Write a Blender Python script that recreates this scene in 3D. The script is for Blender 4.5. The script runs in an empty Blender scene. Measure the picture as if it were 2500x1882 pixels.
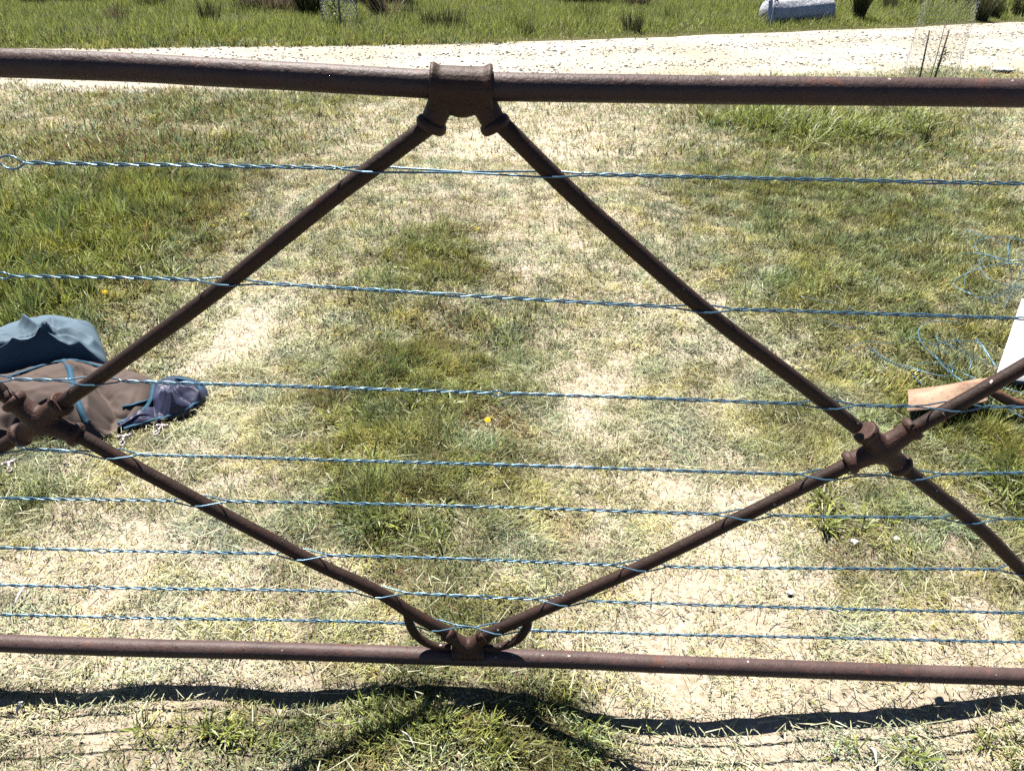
import bpy, bmesh, math, random
import numpy as np
from mathutils import Vector, Matrix
R = math.radians
rng = np.random.default_rng(7); random.seed(7)
SC = bpy.context.scene; COL = SC.collection

# ------------------------------------------------------------------ camera
FPX = 1870.0; PITCH = R(31.0); ROLL = R(1.0); CAMZ = 1.397; GD = 1.10      # gate distance
fw = np.array([0, math.cos(PITCH), -math.sin(PITCH)]); r0 = np.array([1., 0, 0]); u0 = np.array([0, math.sin(PITCH), math.cos(PITCH)])
rt = r0*math.cos(ROLL) + u0*math.sin(ROLL); up = -r0*math.sin(ROLL) + u0*math.cos(ROLL)
CAM = np.array([0., 0., CAMZ])
cd = bpy.data.cameras.new('camera'); co = bpy.data.objects.new('camera', cd); COL.objects.link(co); SC.camera = co
cd.sensor_fit = 'HORIZONTAL'; cd.sensor_width = 36.0; cd.lens = 36.0*FPX/2500.0; cd.clip_start = .02; cd.clip_end = 3000
co.matrix_world = Matrix(((rt[0], up[0], -fw[0], CAM[0]), (rt[1], up[1], -fw[1], CAM[1]), (rt[2], up[2], -fw[2], CAM[2]), (0, 0, 0, 1)))
# ------------------------------------------------------------------ world, sun, exposure
SS, CC = .22, .476                                # ground shadow offset (x, -y) per metre of height
sun_dir = Vector((-SS, CC, 1)).normalized()       # towards the sun
W = bpy.data.worlds.new('World'); SC.world = W; W.use_nodes = True
nt = W.node_tree; bg = nt.nodes['Background']; sk = nt.nodes.new('ShaderNodeTexSky')
sk.sky_type = 'NISHITA'; sk.sun_disc = False; sk.air_density = .45; sk.dust_density = .15; sk.ozone_density = .6; sk.sun_elevation = math.asin(sun_dir.z); sk.sun_rotation = math.atan2(sun_dir.x, sun_dir.y)
nt.links.new(sk.outputs[0], bg.inputs[0]); bg.inputs[1].default_value = .05
sl = bpy.data.lights.new('sun', 'SUN'); so = bpy.data.objects.new('sun', sl); COL.objects.link(so)
sl.energy = 5.0; sl.angle = R(.5); sl.color = (1, .955, .88); so.location = (0, 0, 20)
so.rotation_euler = (-sun_dir).to_track_quat('-Z', 'Y').to_euler()
SC.view_settings.view_transform = 'Standard'; SC.view_settings.look = 'None'; SC.view_settings.gamma = 1
SC.view_settings.exposure = 1.14
SC.render.engine = 'CYCLES'; SC.cycles.max_bounces = 5; SC.cycles.diffuse_bounces = 0; SC.cycles.transparent_max_bounces = 8
SC.cycles.use_denoising = False

# ------------------------------------------------------------------ pixel helpers (2500 x 1882 photograph)
def ray(px, py):
    px = np.asarray(px, float); py = np.asarray(py, float)
    d = fw*FPX + (px[..., None]-1250)*rt - (py[..., None]-941)*up
    return d/np.linalg.norm(d, axis=-1, keepdims=True)
def on_gate(px, py, off=0.0):
    d = ray(px, py); t = (GD+off)/d[..., 1]; return CAM + d*t[..., None]
def gp(pts, off=0.0):
    a = np.array(pts, float); return on_gate(a[:, 0], a[:, 1], off)
# ------------------------------------------------------------------ noise
def _h(i, j, s):
    n = (i*374761393 + j*668265263 + s*1442695041) & 0xFFFFFFFF
    n = ((n ^ (n >> 13))*1274126177) & 0xFFFFFFFF
    return ((n ^ (n >> 16)) & 0xFFFF)/65535.0
def vn(x, y, s=0):
    xi = np.floor(x).astype(np.int64); yi = np.floor(y).astype(np.int64); fx = x-xi; fy = y-yi
    fx = fx*fx*(3-2*fx); fy = fy*fy*(3-2*fy)
    return (_h(xi, yi, s)*(1-fx)+_h(xi+1, yi, s)*fx)*(1-fy) + (_h(xi, yi+1, s)*(1-fx)+_h(xi+1, yi+1, s)*fx)*fy
def fbm(x, y, sc, s=0, o=4):
    x = np.asarray(x, float)*sc; y = np.asarray(y, float)*sc; v = 0; a = .5; t = 0
    for k in range(o):
        v = v + a*vn(x+17*k, y-9*k, s+k); t += a; a *= .5; x = x*2.03; y = y*2.03
    return v/t
# ------------------------------------------------------------------ terrain relief read off the shadow of the bottom rail
BOT_RAIL = [(-900, 1532), (0, 1569), (600, 1586), (1000, 1598), (1300, 1607), (1800, 1627), (2500, 1652), (3300, 1682)]
SHADOW = [(0, 1701), (150, 1702), (300, 1693), (420, 1683), (560, 1682), (700, 1699), (780, 1695), (950, 1682), (1075, 1678), (1200, 1690),
          (1300, 1702), (1400, 1735), (1500, 1762), (1600, 1765), (1750, 1768), (1860, 1762), (2000, 1752), (2200, 1739), (2300, 1733), (2400, 1712), (2500, 1700)]
_br = gp(BOT_RAIL)
def _shadow_profile():
    a = on_gate(0., 1569.); b = on_gate(2500., 1652.)
    n = np.cross(b-a, np.array([SS, -CC, -1.0])); out = []
    for p in SHADOW:
        d = ray(*p); t = np.dot(a-CAM, n)/np.dot(d, n); q = CAM+d*t; out.append((q[0], q[2]))
    return np.array(out)
PROF = _shadow_profile(); print('PROFILE', np.round(PROF, 3).tolist())
def ground(x, y):
    x = np.asarray(x, float); y = np.asarray(y, float)
    xx = x + .13*(y-1.0)
    xp = np.concatenate([[-2.4, -1.5], PROF[:, 0], [1.8, 2.6]]); zp = np.concatenate([[0, PROF[0, 1]], PROF[:, 1], [PROF[-1, 1], 0]])
    p = (np.interp(xx-.05, xp, zp)+np.interp(xx, xp, zp)+np.interp(xx+.05, xp, zp))/3
    w = np.clip(1.25-(y-1.0)/6.0, .0, 1.0)
    h = p*w + .035*(fbm(x, y, .9, 3)-.5)*np.clip((y-1.3)/1.5, 0, 1) + .012*(fbm(x, y, 7, 5)-.5)
    return h
def unp(px, py, z=0.0):
    px = np.asarray(px, float); py = np.asarray(py, float); d = ray(px, py); g = np.zeros_like(px)
    for k in range(12):
        t = (g+z-CAMZ)/d[..., 2]; q = CAM+d*t[..., None]; g = ground(q[..., 0], q[..., 1])
    return q
def up1(px, py, z=0.0): return unp(np.array([px]), np.array([py]), z)[0]

# ------------------------------------------------------------------ object helpers
def tag(o, label=None, cat=None, group=None, kind=None):
    if label: o['label'] = label
    if cat: o['category'] = cat
    if group: o['group'] = group
    if kind: o['kind'] = kind
    return o
def empty(name, loc, label=None, cat=None, group=None):
    o = bpy.data.objects.new(name, None); COL.objects.link(o); o.location = Vector([float(v) for v in loc]); o.empty_display_size = .05
    return tag(o, label, cat, group)
class MB:
    def __init__(s): s.v = []; s.f = []; s.n = 0
    def add(s, v, f):
        v = np.asarray(v, float); s.v.append(v); s.f += [tuple(i+s.n for i in q) for q in f]; s.n += len(v); return s
    def build(s, name, mat, parent=None, smooth=True, origin=None, world=True):
        me = bpy.data.meshes.new(name); V = np.concatenate(s.v)
        off = np.zeros(3)
        if parent is not None and world:
            p = parent
            while p is not None: off = off+np.array(p.location); p = p.parent
        elif origin is not None: off = np.array(origin, float)
        me.from_pydata((V-off).tolist(), [], s.f); me.update()
        if smooth: me.polygons.foreach_set('use_smooth', [True]*len(me.polygons))
        me.materials.append(mat); o = bpy.data.objects.new(name, me); COL.objects.link(o)
        if parent is not None: o.parent = parent
        elif origin is not None: o.location = Vector([float(v) for v in origin])
        return o
def tube(pts, rad, n=10, cap=True, flat=1.0):
    P = np.asarray(pts, float); m = len(P); rad = np.full(m, rad) if np.isscalar(rad) else np.asarray(rad, float)
    T = np.gradient(P, axis=0); T /= np.linalg.norm(T, axis=1, keepdims=True)+1e-12
    a = np.array([0, 0, 1.]) if abs(T[0][2]) < .9 else np.array([0, 1., 0]); N = np.cross(T[0], a); N /= np.linalg.norm(N); V = []
    for i in range(m):
        N = N - T[i]*np.dot(N, T[i]); N /= np.linalg.norm(N)+1e-12; B = np.cross(T[i], N)
        for k in range(n):
            t = 2*math.pi*k/n; V.append(P[i]+rad[i]*(math.cos(t)*N+math.sin(t)*B*flat))
    F = [(i*n+k, i*n+(k+1) % n, (i+1)*n+(k+1) % n, (i+1)*n+k) for i in range(m-1) for k in range(n)]
    if cap: F += [tuple(range(n))[::-1], tuple((m-1)*n+k for k in range(n))]
    return np.array(V), F
def smooth_path(pts, n):
    P = np.asarray(pts, float); m = len(P); out = []
    if m < 3:
        t = np.linspace(0, 1, n)[:, None]; return P[0]*(1-t)+P[-1]*t
    Q = np.vstack([2*P[0]-P[1], P, 2*P[-1]-P[-2]]); seg = np.linspace(0, m-1-1e-6, n)
    for s in seg:
        i = int(s); t = s-i; a, b, c, d = Q[i], Q[i+1], Q[i+2], Q[i+3]
        out.append(.5*((2*b)+(-a+c)*t+(2*a-5*b+4*c-d)*t*t+(-a+3*b-3*c+d)*t**3))
    return np.array(out)
def resample(P, n):
    P = np.asarray(P, float); s = np.r_[0, np.cumsum(np.linalg.norm(np.diff(P, axis=0), axis=1))]; t = np.linspace(0, s[-1], n)
    return np.stack([np.interp(t, s, P[:, k]) for k in range(P.shape[1])], 1)
def sphere(c, r, n=10, m=8, sc=(1, 1, 1)):
    V = [np.array(c)+np.array([0, 0, r*sc[2]])]; F = []
    for i in range(1, m):
        a = math.pi*i/m
        for k in range(n):
            b = 2*math.pi*k/n; V.append(np.array(c)+r*np.array([math.sin(a)*math.cos(b)*sc[0], math.sin(a)*math.sin(b)*sc[1], math.cos(a)*sc[2]]))
    V.append(np.array(c)-np.array([0, 0, r*sc[2]])); L = len(V)-1
    for k in range(n): F.append((0, 1+k, 1+(k+1) % n)); F.append((L, L-n+(k+1) % n, L-n+k))
    for i in range(m-2):
        for k in range(n): F.append((1+i*n+k, 1+(i+1)*n+k, 1+(i+1)*n+(k+1) % n, 1+i*n+(k+1) % n))
    return V, F
def fuse(o, voxel, smooth=2, noise=0.0):
    """turn overlapping solids of one mesh into one cast body"""
    m = o.modifiers.new('r', 'REMESH'); m.mode = 'VOXEL'; m.voxel_size = voxel; m.use_smooth_shade = True
    s = o.modifiers.new('s', 'SMOOTH'); s.iterations = smooth; s.factor = .5
    dg = bpy.context.evaluated_depsgraph_get(); dg.update(); ev = o.evaluated_get(dg)
    me = bpy.data.meshes.new_from_object(ev); o.modifiers.clear(); old = o.data; mats = list(old.materials); o.data = me
    if not me.materials:
        for mm in mats: me.materials.append(mm)
    me.polygons.foreach_set('use_smooth', [True]*len(me.polygons))
    me.update(); return o
def copy_tree(o, parent=None):
    c = o.copy(); COL.objects.link(c); c.parent = parent
    if parent is not None: c.matrix_parent_inverse = o.matrix_parent_inverse.copy()
    for ch in [x for x in bpy.data.objects if x.parent == o]: copy_tree(ch, c)
    return c

# ------------------------------------------------------------------ materials
class NT:
    def __init__(s, name):
        s.m = bpy.data.materials.new(name); s.m.use_nodes = True; s.t = s.m.node_tree; s.b = s.t.nodes['Principled BSDF']
        s.tc = s.t.nodes.new('ShaderNodeTexCoord'); s.b.inputs['Specular IOR Level'].default_value = .3
    def n(s, k, **kw):
        x = s.t.nodes.new(k)
        for a, v in kw.items(): setattr(x, a, v)
        return x
    def l(s, a, b): s.t.links.new(a, b)
    def noise(s, scale, detail=4, rough=.6, vec=None):
        x = s.n('ShaderNodeTexNoise'); x.inputs['Scale'].default_value = scale; x.inputs['Detail'].default_value = detail; x.inputs['Roughness'].default_value = rough
        s.l(vec or s.tc.outputs['Object'], x.inputs['Vector']); return x.outputs['Fac']
    def ramp(s, fac, stops):
        x = s.n('ShaderNodeValToRGB'); e = x.color_ramp.elements
        while len(e) < len(stops): e.new(.5)
        for i, (p, c) in enumerate(stops): e[i].position = p; e[i].color = (*c, 1) if len(c) == 3 else c
        s.l(fac, x.inputs[0]); return x.outputs[0]
    def mix(s, fac, a, b, mode='MIX'):
        x = s.n('ShaderNodeMix', data_type='RGBA', blend_type=mode)
        for sock, v in ((x.inputs[0], fac), (x.inputs[6], a), (x.inputs[7], b)):
            if hasattr(v, 'links'): s.l(v, sock)
            elif isinstance(v, tuple): sock.default_value = (*v, 1)
            else: sock.default_value = v
        return x.outputs[2]
    def bump(s, h, strength=.5, dist=.01, prev=None):
        x = s.n('ShaderNodeBump'); x.inputs['Strength'].default_value = strength; x.inputs['Distance'].default_value = dist
        s.l(h, x.inputs['Height']);
        if prev: s.l(prev, x.inputs['Normal'])
        s.l(x.outputs[0], s.b.inputs['Normal']); return x.outputs[0]
    def col(s, c):
        if hasattr(c, 'links'): s.l(c, s.b.inputs['Base Color'])
        else: s.b.inputs['Base Color'].default_value = (*c, 1)
    def rough(s, v): s.b.inputs['Roughness'].default_value = v
def simple(name, c, rough=.6, var=.25, scale=30, bump=.2, bd=.003, metal=0.0, spec=.3):
    m = NT(name); f = m.noise(scale); c2 = tuple(max(0, x*(1-var)) for x in c); c3 = tuple(min(1, x*(1+var)) for x in c)
    m.col(m.ramp(f, [(.3, c2), (.7, c3)])); m.rough(rough); m.b.inputs['Metallic'].default_value = metal; m.b.inputs['Specular IOR Level'].default_value = spec
    if bump: m.bump(m.noise(scale*4), bump, bd)
    return m.m
def rust(name, a, b, rough=.5):
    m = NT(name); c = m.ramp(m.noise(9, 5, .7), [(.3, a), (.7, b)])
    f2 = m.ramp(m.noise(26, 5, .7), [(.56, (0, 0, 0)), (.68, (1, 1, 1))]); c = m.mix(f2, c, tuple(x*y for x, y in zip(b, (1.3, .9, .72))))
    f3 = m.ramp(m.noise(120, 3, .6), [(.62, (0, 0, 0)), (.72, (1, 1, 1))]); c = m.mix(f3, c, tuple(x*.45 for x in a))
    f4 = m.ramp(m.noise(75, 2, .5), [(.735, (0, 0, 0)), (.76, (1, 1, 1))]); c = m.mix(f4, c, (.55, .47, .42))
    m.col(c); m.rough(rough); m.b.inputs['Specular IOR Level'].default_value = .28
    n1 = m.bump(m.noise(220, 4, .65), .7, .0012); m.bump(m.noise(45, 4, .6), .5, .004, n1); return m.m
RUST = rust('rusted_pipe', (.068, .043, .040), (.122, .080, .074), .5)
RUST2 = rust('rusted_rod', (.026, .014, .011), (.046, .025, .019), .6)
RUST3 = rust('rusted_casting', (.046, .024, .018), (.078, .042, .032), .55)
WIRE = simple('blue_wire', (.085, .19, .29), .28, .15, 60, 0, metal=.35, spec=.6)
WIRE2 = simple('loose_blue_wire', (.11, .25, .36), .35, .2, 40, 0, metal=.3, spec=.6)

# soil
m = NT('sandy_soil'); big = m.noise(1.3, 5, .6); fine = m.noise(60, 6, .75)
c = m.ramp(big, [(.35, (.56, .49, .38)), (.65, (.70, .63, .51))]); c = m.mix(m.ramp(fine, [(.40, (0, 0, 0)), (.62, (1, 1, 1))]), tuple((.40, .32, .23)), c)
at = m.n('ShaderNodeAttribute', attribute_name='Col'); c = m.mix(.999, c, at.outputs['Color'], 'MULTIPLY')
m.col(c); m.rough(.95); m.b.inputs['Specular IOR Level'].default_value = .1
nb = m.bump(m.noise(90, 6, .8), 1.0, .006); m.bump(m.noise(14, 4, .6), .6, .02, nb); SOIL = m.m
m = NT('gravel_road_surface'); a = m.noise(.7, 4, .6)
c = m.ramp(a, [(.35, (.46, .41, .32)), (.62, (.57, .52, .44))]); sp = m.noise(38, 5, .8)
c = m.mix(m.ramp(sp, [(.36, (1, 1, 1)), (.44, (0, 0, 0))]), c, (.26, .22, .17)); m.col(c); m.rough(.95); m.b.inputs['Specular IOR Level'].default_value = .1
nb = m.bump(m.noise(30, 6, .8), 1.0, .02); ROAD = m.m
m = NT('grass_blade'); at = m.n('ShaderNodeAttribute', attribute_name='Col'); m.col(at.outputs['Color']); m.rough(.5); m.b.inputs['Specular IOR Level'].default_value = .35
tr = m.n('ShaderNodeBsdfTranslucent'); mx = m.n('ShaderNodeMixShader'); mx.inputs[0].default_value = .30
m.l(at.outputs['Color'], tr.inputs[0]); m.l(m.b.outputs[0], mx.inputs[1]); m.l(tr.outputs[0], mx.inputs[2]); m.l(mx.outputs[0], m.t.nodes['Material Output'].inputs[0]); GRASS = m.m
m = NT('pebble'); at = m.n('ShaderNodeAttribute', attribute_name='Col'); m.col(at.outputs['Color']); m.rough(.85); PEB = m.m

# ------------------------------------------------------------------ road outline
K = 2500/2212.
NEAR = [(0, 205), (150, 214), (266, 221), (593, 220), (900, 214), (1130, 207), (1400, 199), (1700, 194), (2041, 187), (2324, 171), (2500, 158)]
FAR = [(0, 124), (271, 121), (508, 117), (848, 114), (1250, 107), (1500, 98), (1730, 89), (2041, 77), (2500, 57)]
def edge_line(pts):
    a = np.array(pts, float); q = unp(a[:, 0], a[:, 1]); s0 = (q[3]-q[0])/(q[3, 0]-q[0, 0]); s1 = (q[-1]-q[-3])/(q[-1, 0]-q[-3, 0])
    return np.concatenate([[q[0, 0]-60], q[:, 0], [q[-1, 0]+60]]), np.concatenate([[q[0, 1]-60*s0[1]*.5], q[:, 1], [q[-1, 1]+60*s1[1]]])
NX, NY = edge_line(NEAR); FX, FY = edge_line(FAR); print('ROADN', np.round(NY, 1), 'ROADF', np.round(FY, 1))
def road_t(x, y):
    """0 at near edge, 1 at far edge"""
    a = np.interp(x, NX, NY); b = np.interp(x, FX, FY); return (y-a)/(b-a)
def on_road(x, y, j=.05):
    t = road_t(x, y); w = (fbm(x, y, .9, 31, 3)-.5)*.25 + (fbm(x, y, 6, 32, 2)-.5)*.14
    return np.clip(np.minimum(t+w*.6, 1-t+w*.35)/j, 0, 1)

# ------------------------------------------------------------------ patch map (where turf is bare, dry, green, coarse or reddish)
# (x, y, rx, ry in the 2212-wide view, strength)
BARE = [(640, 265, 55, 22, .55), (1290, 830, 75, 60, .9), (1365, 800, 60, 30, .5), (480, 720, 60, 45, .6), (555, 705, 45, 30, .6), (440, 775, 40, 30, .5), (1020, 290, 60, 22, .6), (1110, 480, 55, 30, .3),
        (1450, 1075, 60, 50, .5), (1560, 1075, 60, 22, .7), (1420, 1130, 60, 30, .3), (1600, 1185, 80, 30, .8), (1500, 1290, 90, 40, .5), (1450, 1480, 60, 60, .85), (1400, 1360, 70, 60, .5), (1550, 1250, 50, 30, .4), (1640, 1340, 50, 30, .3),
        (2150, 1340, 60, 50, .7), (1850, 1500, 60, 40, .5), (2180, 1420, 50, 40, .6), (40, 1000, 70, 30, .5), (140, 1010, 60, 22, .4), (260, 1460, 60, 25, .5), (60, 1450, 80, 30, .3), (20, 1560, 50, 25, .5), (230, 1580, 50, 25, .4), (600, 1520, 50, 22, .45),
        (2130, 985, 40, 40, .55), (1110, 590, 35, 40, .3), (330, 185, 260, 10, .7), (1180, 1120, 45, 22, .5), (1260, 900, 40, 60, .3), (1800, 380, 40, 30, .1), (480, 1490, 60, 20, .3), (1310, 1530, 40, 25, .4), (2100, 1560, 90, 40, .3)]
DRY = [(1320, 420, 260, 260, .75), (1010, 340, 260, 110, .45), (500, 560, 130, 160, .5), (520, 740, 190, 140, .8), (430, 930, 190, 140, .8), (200, 1130, 220, 140, .6), (420, 1200, 200, 120, .7), (150, 1350, 260, 160, .6), (200, 1540, 320, 130, .7),
       (1300, 860, 160, 120, .6), (1420, 1060, 170, 110, .7), (1620, 1160, 220, 110, .6), (1420, 1290, 180, 120, .6), (1480, 1480, 260, 160, .7), (1850, 1400, 330, 200, .6), (2050, 1560, 330, 130, .7), (1130, 420, 120, 120, .5), (780, 330, 200, 90, .3),
       (1960, 1000, 110, 80, .3), (1500, 700, 100, 200, .4), (640, 640, 110, 120, .4), (880, 440, 110, 60, .4), (560, 1420, 160, 60, .4), (680, 1490, 200, 50, .4)]
GREEN = [(920, 545, 110, 50, .9), (960, 590, 90, 40, .7), (900, 500, 70, 40, .4), (1000, 760, 170, 120, .7), (850, 800, 110, 80, .6), (950, 900, 190, 110, .7), (800, 1060, 130, 130, .8), (900, 1150, 160, 110, .7), (1070, 1040, 90, 90, .5), (960, 1300, 160, 110, .7),
         (1010, 1560, 250, 120, 1.0), (780, 1580, 160, 80, .6), (620, 1560, 140, 80, .4), (560, 1100, 90, 60, .25), (60, 1060, 130, 60, .5), (1750, 265, 200, 32, 1.0), (1900, 300, 260, 80, .5), (1850, 470, 300, 160, .55), (1850, 620, 260, 90, .45), (1600, 480, 120, 140, .3),
         (180, 520, 280, 150, .9), (60, 620, 160, 100, .9), (300, 260, 300, 90, .6), (650, 230, 180, 40, .4), (480, 330, 200, 60, .3), (2150, 960, 90, 90, .9), (1880, 1150, 120, 90, .5), (1820, 1260, 120, 60, .35), (1960, 860, 200, 70, .4), (1700, 860, 120, 80, .35), (2170, 1060, 70, 60, .6),
         (1620, 980, 80, 50, .25), (750, 860, 90, 90, .4), (1250, 1560, 100, 100, .7), (1080, 180, 400, 10, .2), (1160, 700, 90, 60, .3)]
LUSH = [(150, 520, 230, 130, 1.0), (60, 640, 170, 90, 1.0), (60, 430, 140, 60, .5), (260, 470, 120, 80, .6), (800, 1080, 80, 70, .5), (2180, 1000, 60, 70, .8), (1720, 275, 130, 25, .6), (850, 800, 90, 50, .4), (760, 900, 60, 50, .3), (1990, 880, 120, 50, .35), (1250, 1150, 0.1, .1, 0),
        (1000, 1600, 200, 70, .45), (1070, 900, 60, 40, .2), (2050, 830, 80, 50, .3)]
RED = [(1090, 600, 70, 50, .5), (1060, 900, 50, 40, .5), (1130, 930, 60, 50, .6), (700, 850, 60, 60, .35), (300, 190, 200, 20, .4), (1000, 470, 80, 30, .4), (1560, 1150, 50, 30, .3), (960, 720, 110, 60, .3), (470, 480, 80, 120, .3), (600, 400, 80, 40, .3), (250, 300, 240, 60, .3), (850, 1230, 90, 60, .3),
       (1260, 1240, 80, 40, .3), (1330, 1210, 60, 30, .3)]
def blobs(L):
    a = np.array(L, float); c = unp(a[:, 0]*K, a[:, 1]*K)
    ex = unp((a[:, 0]+a[:, 2])*K, a[:, 1]*K); ey = unp(a[:, 0]*K, (a[:, 1]-a[:, 3])*K)
    rx = np.hypot(ex[:, 0]-c[:, 0], ex[:, 1]-c[:, 1])+1e-4; ry = np.hypot(ey[:, 0]-c[:, 0], ey[:, 1]-c[:, 1])+1e-4
    return list(zip(c[:, 0], c[:, 1], rx, ry, a[:, 4]))
BB = {k: blobs(v) for k, v in dict(bare=BARE, dry=DRY, green=GREEN, lush=LUSH, red=RED).items()}
def field(name, x, y, wob=1.0):
    wx = (fbm(x, y, 3.5, 41)-.5)*.22*wob; wy = (fbm(x, y, 3.5, 47)-.5)*.22*wob; v = np.zeros_like(x)
    far = np.clip(y*.35, .6, 4); wx = wx*far; wy = wy*far
    for cx, cy, rx, ry, s in BB[name]:
        q = ((x-cx+wx)/rx)**2+((y-cy+wy)/ry)**2; v = v + s*np.exp(-q*.9)
    return v
def turf(x, y):
    r = {k: field(k, x, y) for k in BB}; t = road_t(x, y); far = np.clip((t-.9)/.15, 0, 1)
    n1 = fbm(x, y, 1.6, 51)-.5; n2 = fbm(x, y, 9, 53, 3)-.5
    r['g'] = np.clip(.44 + r['green']*.62 - r['dry']*.34 + n1*.8 + n2*1.3 + far*.55, 0, 1)
    r['b'] = np.clip(r['bare']*1.35 + r['dry']*.34 + n2*2.4 - r['green']*.35 + n1*.7 - .24 - far*.6, 0, 1)
    r['l'] = np.clip(r['lush'] + far*.9, 0, 1.2); r['far'] = far; r['x'] = x; r['y'] = y
    return r

# ------------------------------------------------------------------ ground sheet
def axis(a, b, lo, hi, step, grow=1.07):
    mid = list(np.arange(a, b+step*.5, step)); s = step; x = mid[-1]
    while x < hi: s *= grow; x += s; mid.append(x)
    s = step; x = mid[0]; L = []
    while x > lo: s *= grow; x -= s; L.append(x)
    return np.array(L[::-1]+mid)
gx = axis(-1.9, 1.9, -500, 500, .020, 1.045); gy = axis(.55, 3.2, -300, 900, .020, 1.04)
X, Y = np.meshgrid(gx, gy); Z = ground(X, Y)
nearm = np.clip(1-np.hypot(X, Y)/5, 0, 1); Z = Z + nearm*.018*(fbm(X, Y, 24, 61)-.5) - .006
Tm = turf(X.ravel(), Y.ravel())
def dent(px, py, r, d):
    global Z
    c = up1(px, py); q = np.hypot(X-c[0], Y-c[1])/r; Z = Z - d*np.exp(-q*q) + d*.35*np.exp(-((q-1.3)/.4)**2)
for a in ((1338, 1262, .045, .05), (2402, 1088, .05, .05), (2425, 1180, .03, .04), (1340, 1248, .03, .03), (520, 1800, .02, .03)): dent(*a)
def grid_obj(name, X, Y, Z, mat, C=None):
    h, w = X.shape; me = bpy.data.meshes.new(name); me.vertices.add(h*w); me.vertices.foreach_set('co', np.stack([X, Y, Z], -1).astype(np.float32).ravel())
    i = np.arange(h-1)[:, None]*w+np.arange(w-1)[None]; q = np.stack([i, i+1, i+w+1, i+w], -1).reshape(-1, 4); n = len(q)
    me.loops.add(n*4); me.loops.foreach_set('vertex_index', q.ravel().astype(np.int32)); me.polygons.add(n)
    me.polygons.foreach_set('loop_start', np.arange(0, n*4, 4, dtype=np.int32)); me.polygons.foreach_set('loop_total', np.full(n, 4, np.int32)); me.update(calc_edges=True)
    me.polygons.foreach_set('use_smooth', np.ones(n, bool)); me.materials.append(mat)
    if C is not None:
        a = me.color_attributes.new('Col', 'FLOAT_COLOR', 'POINT'); a.data.foreach_set('color', np.c_[C, np.ones(len(C))].astype(np.float32).ravel())
    o = bpy.data.objects.new(name, me); COL.objects.link(o); return o
fx_, fy_ = X.ravel(), Y.ravel(); base = np.ones((len(fx_), 3))
gr = np.clip(Tm['g']*1.1+Tm['l']*.3-Tm['b'], 0, 1)[:, None]; base = base*(1-gr) + gr*np.array([.20, .21, .13])  # soil darkened under green turf: shade between the blades put into the colour
far = np.clip((np.hypot(fx_, fy_)-20)/12, 0, 1)[:, None]; base = base*(1-far)+far*np.array([.24, .38, .16])*(.6+.8*fbm(fx_, fy_, .4, 71)[:, None])
dk = np.zeros(len(fx_))
for p in ((1338, 1262, .10), (2402, 1088, .11), (2425, 1180, .06), (1200, 1000, .0001)):
    c_ = up1(p[0], p[1]); dk = np.maximum(dk, np.exp(-((fx_-c_[0])**2+(fy_-c_[1])**2)/p[2]**2))
base = base*(1-dk[:, None]) + dk[:, None]*np.array([.62, .46, .36])
tag(grid_obj('ground', X, Y, Z, SOIL, base), kind='structure')
# road sheet
xs = axis(-12, 14, -60, 60, .09, 1.05); ts = np.linspace(-.06, 1.05, 46); XR, TR = np.meshgrid(xs, ts); A_ = np.interp(XR, NX, NY); B_ = np.interp(XR, FX, FY); YR = A_+(B_-A_)*TR
wig = (fbm(XR, YR, .9, 31, 3)-.5)*.22+(fbm(XR, YR, 5, 32, 2)-.5)*.10
YR = YR + np.where(TR < .05, -1, np.where(TR > .95, 1, 0))*wig*.9
ZR = ground(XR, YR)+.004+.010*(fbm(XR, YR, 8, 77)-.5)*np.sin(np.pi*np.clip(TR, 0, 1))
ZR = ZR+np.where((TR < -.04) | (TR > 1.03), -.02, 0)
tag(grid_obj('road', XR, YR, ZR, ROAD), kind='structure')

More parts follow.
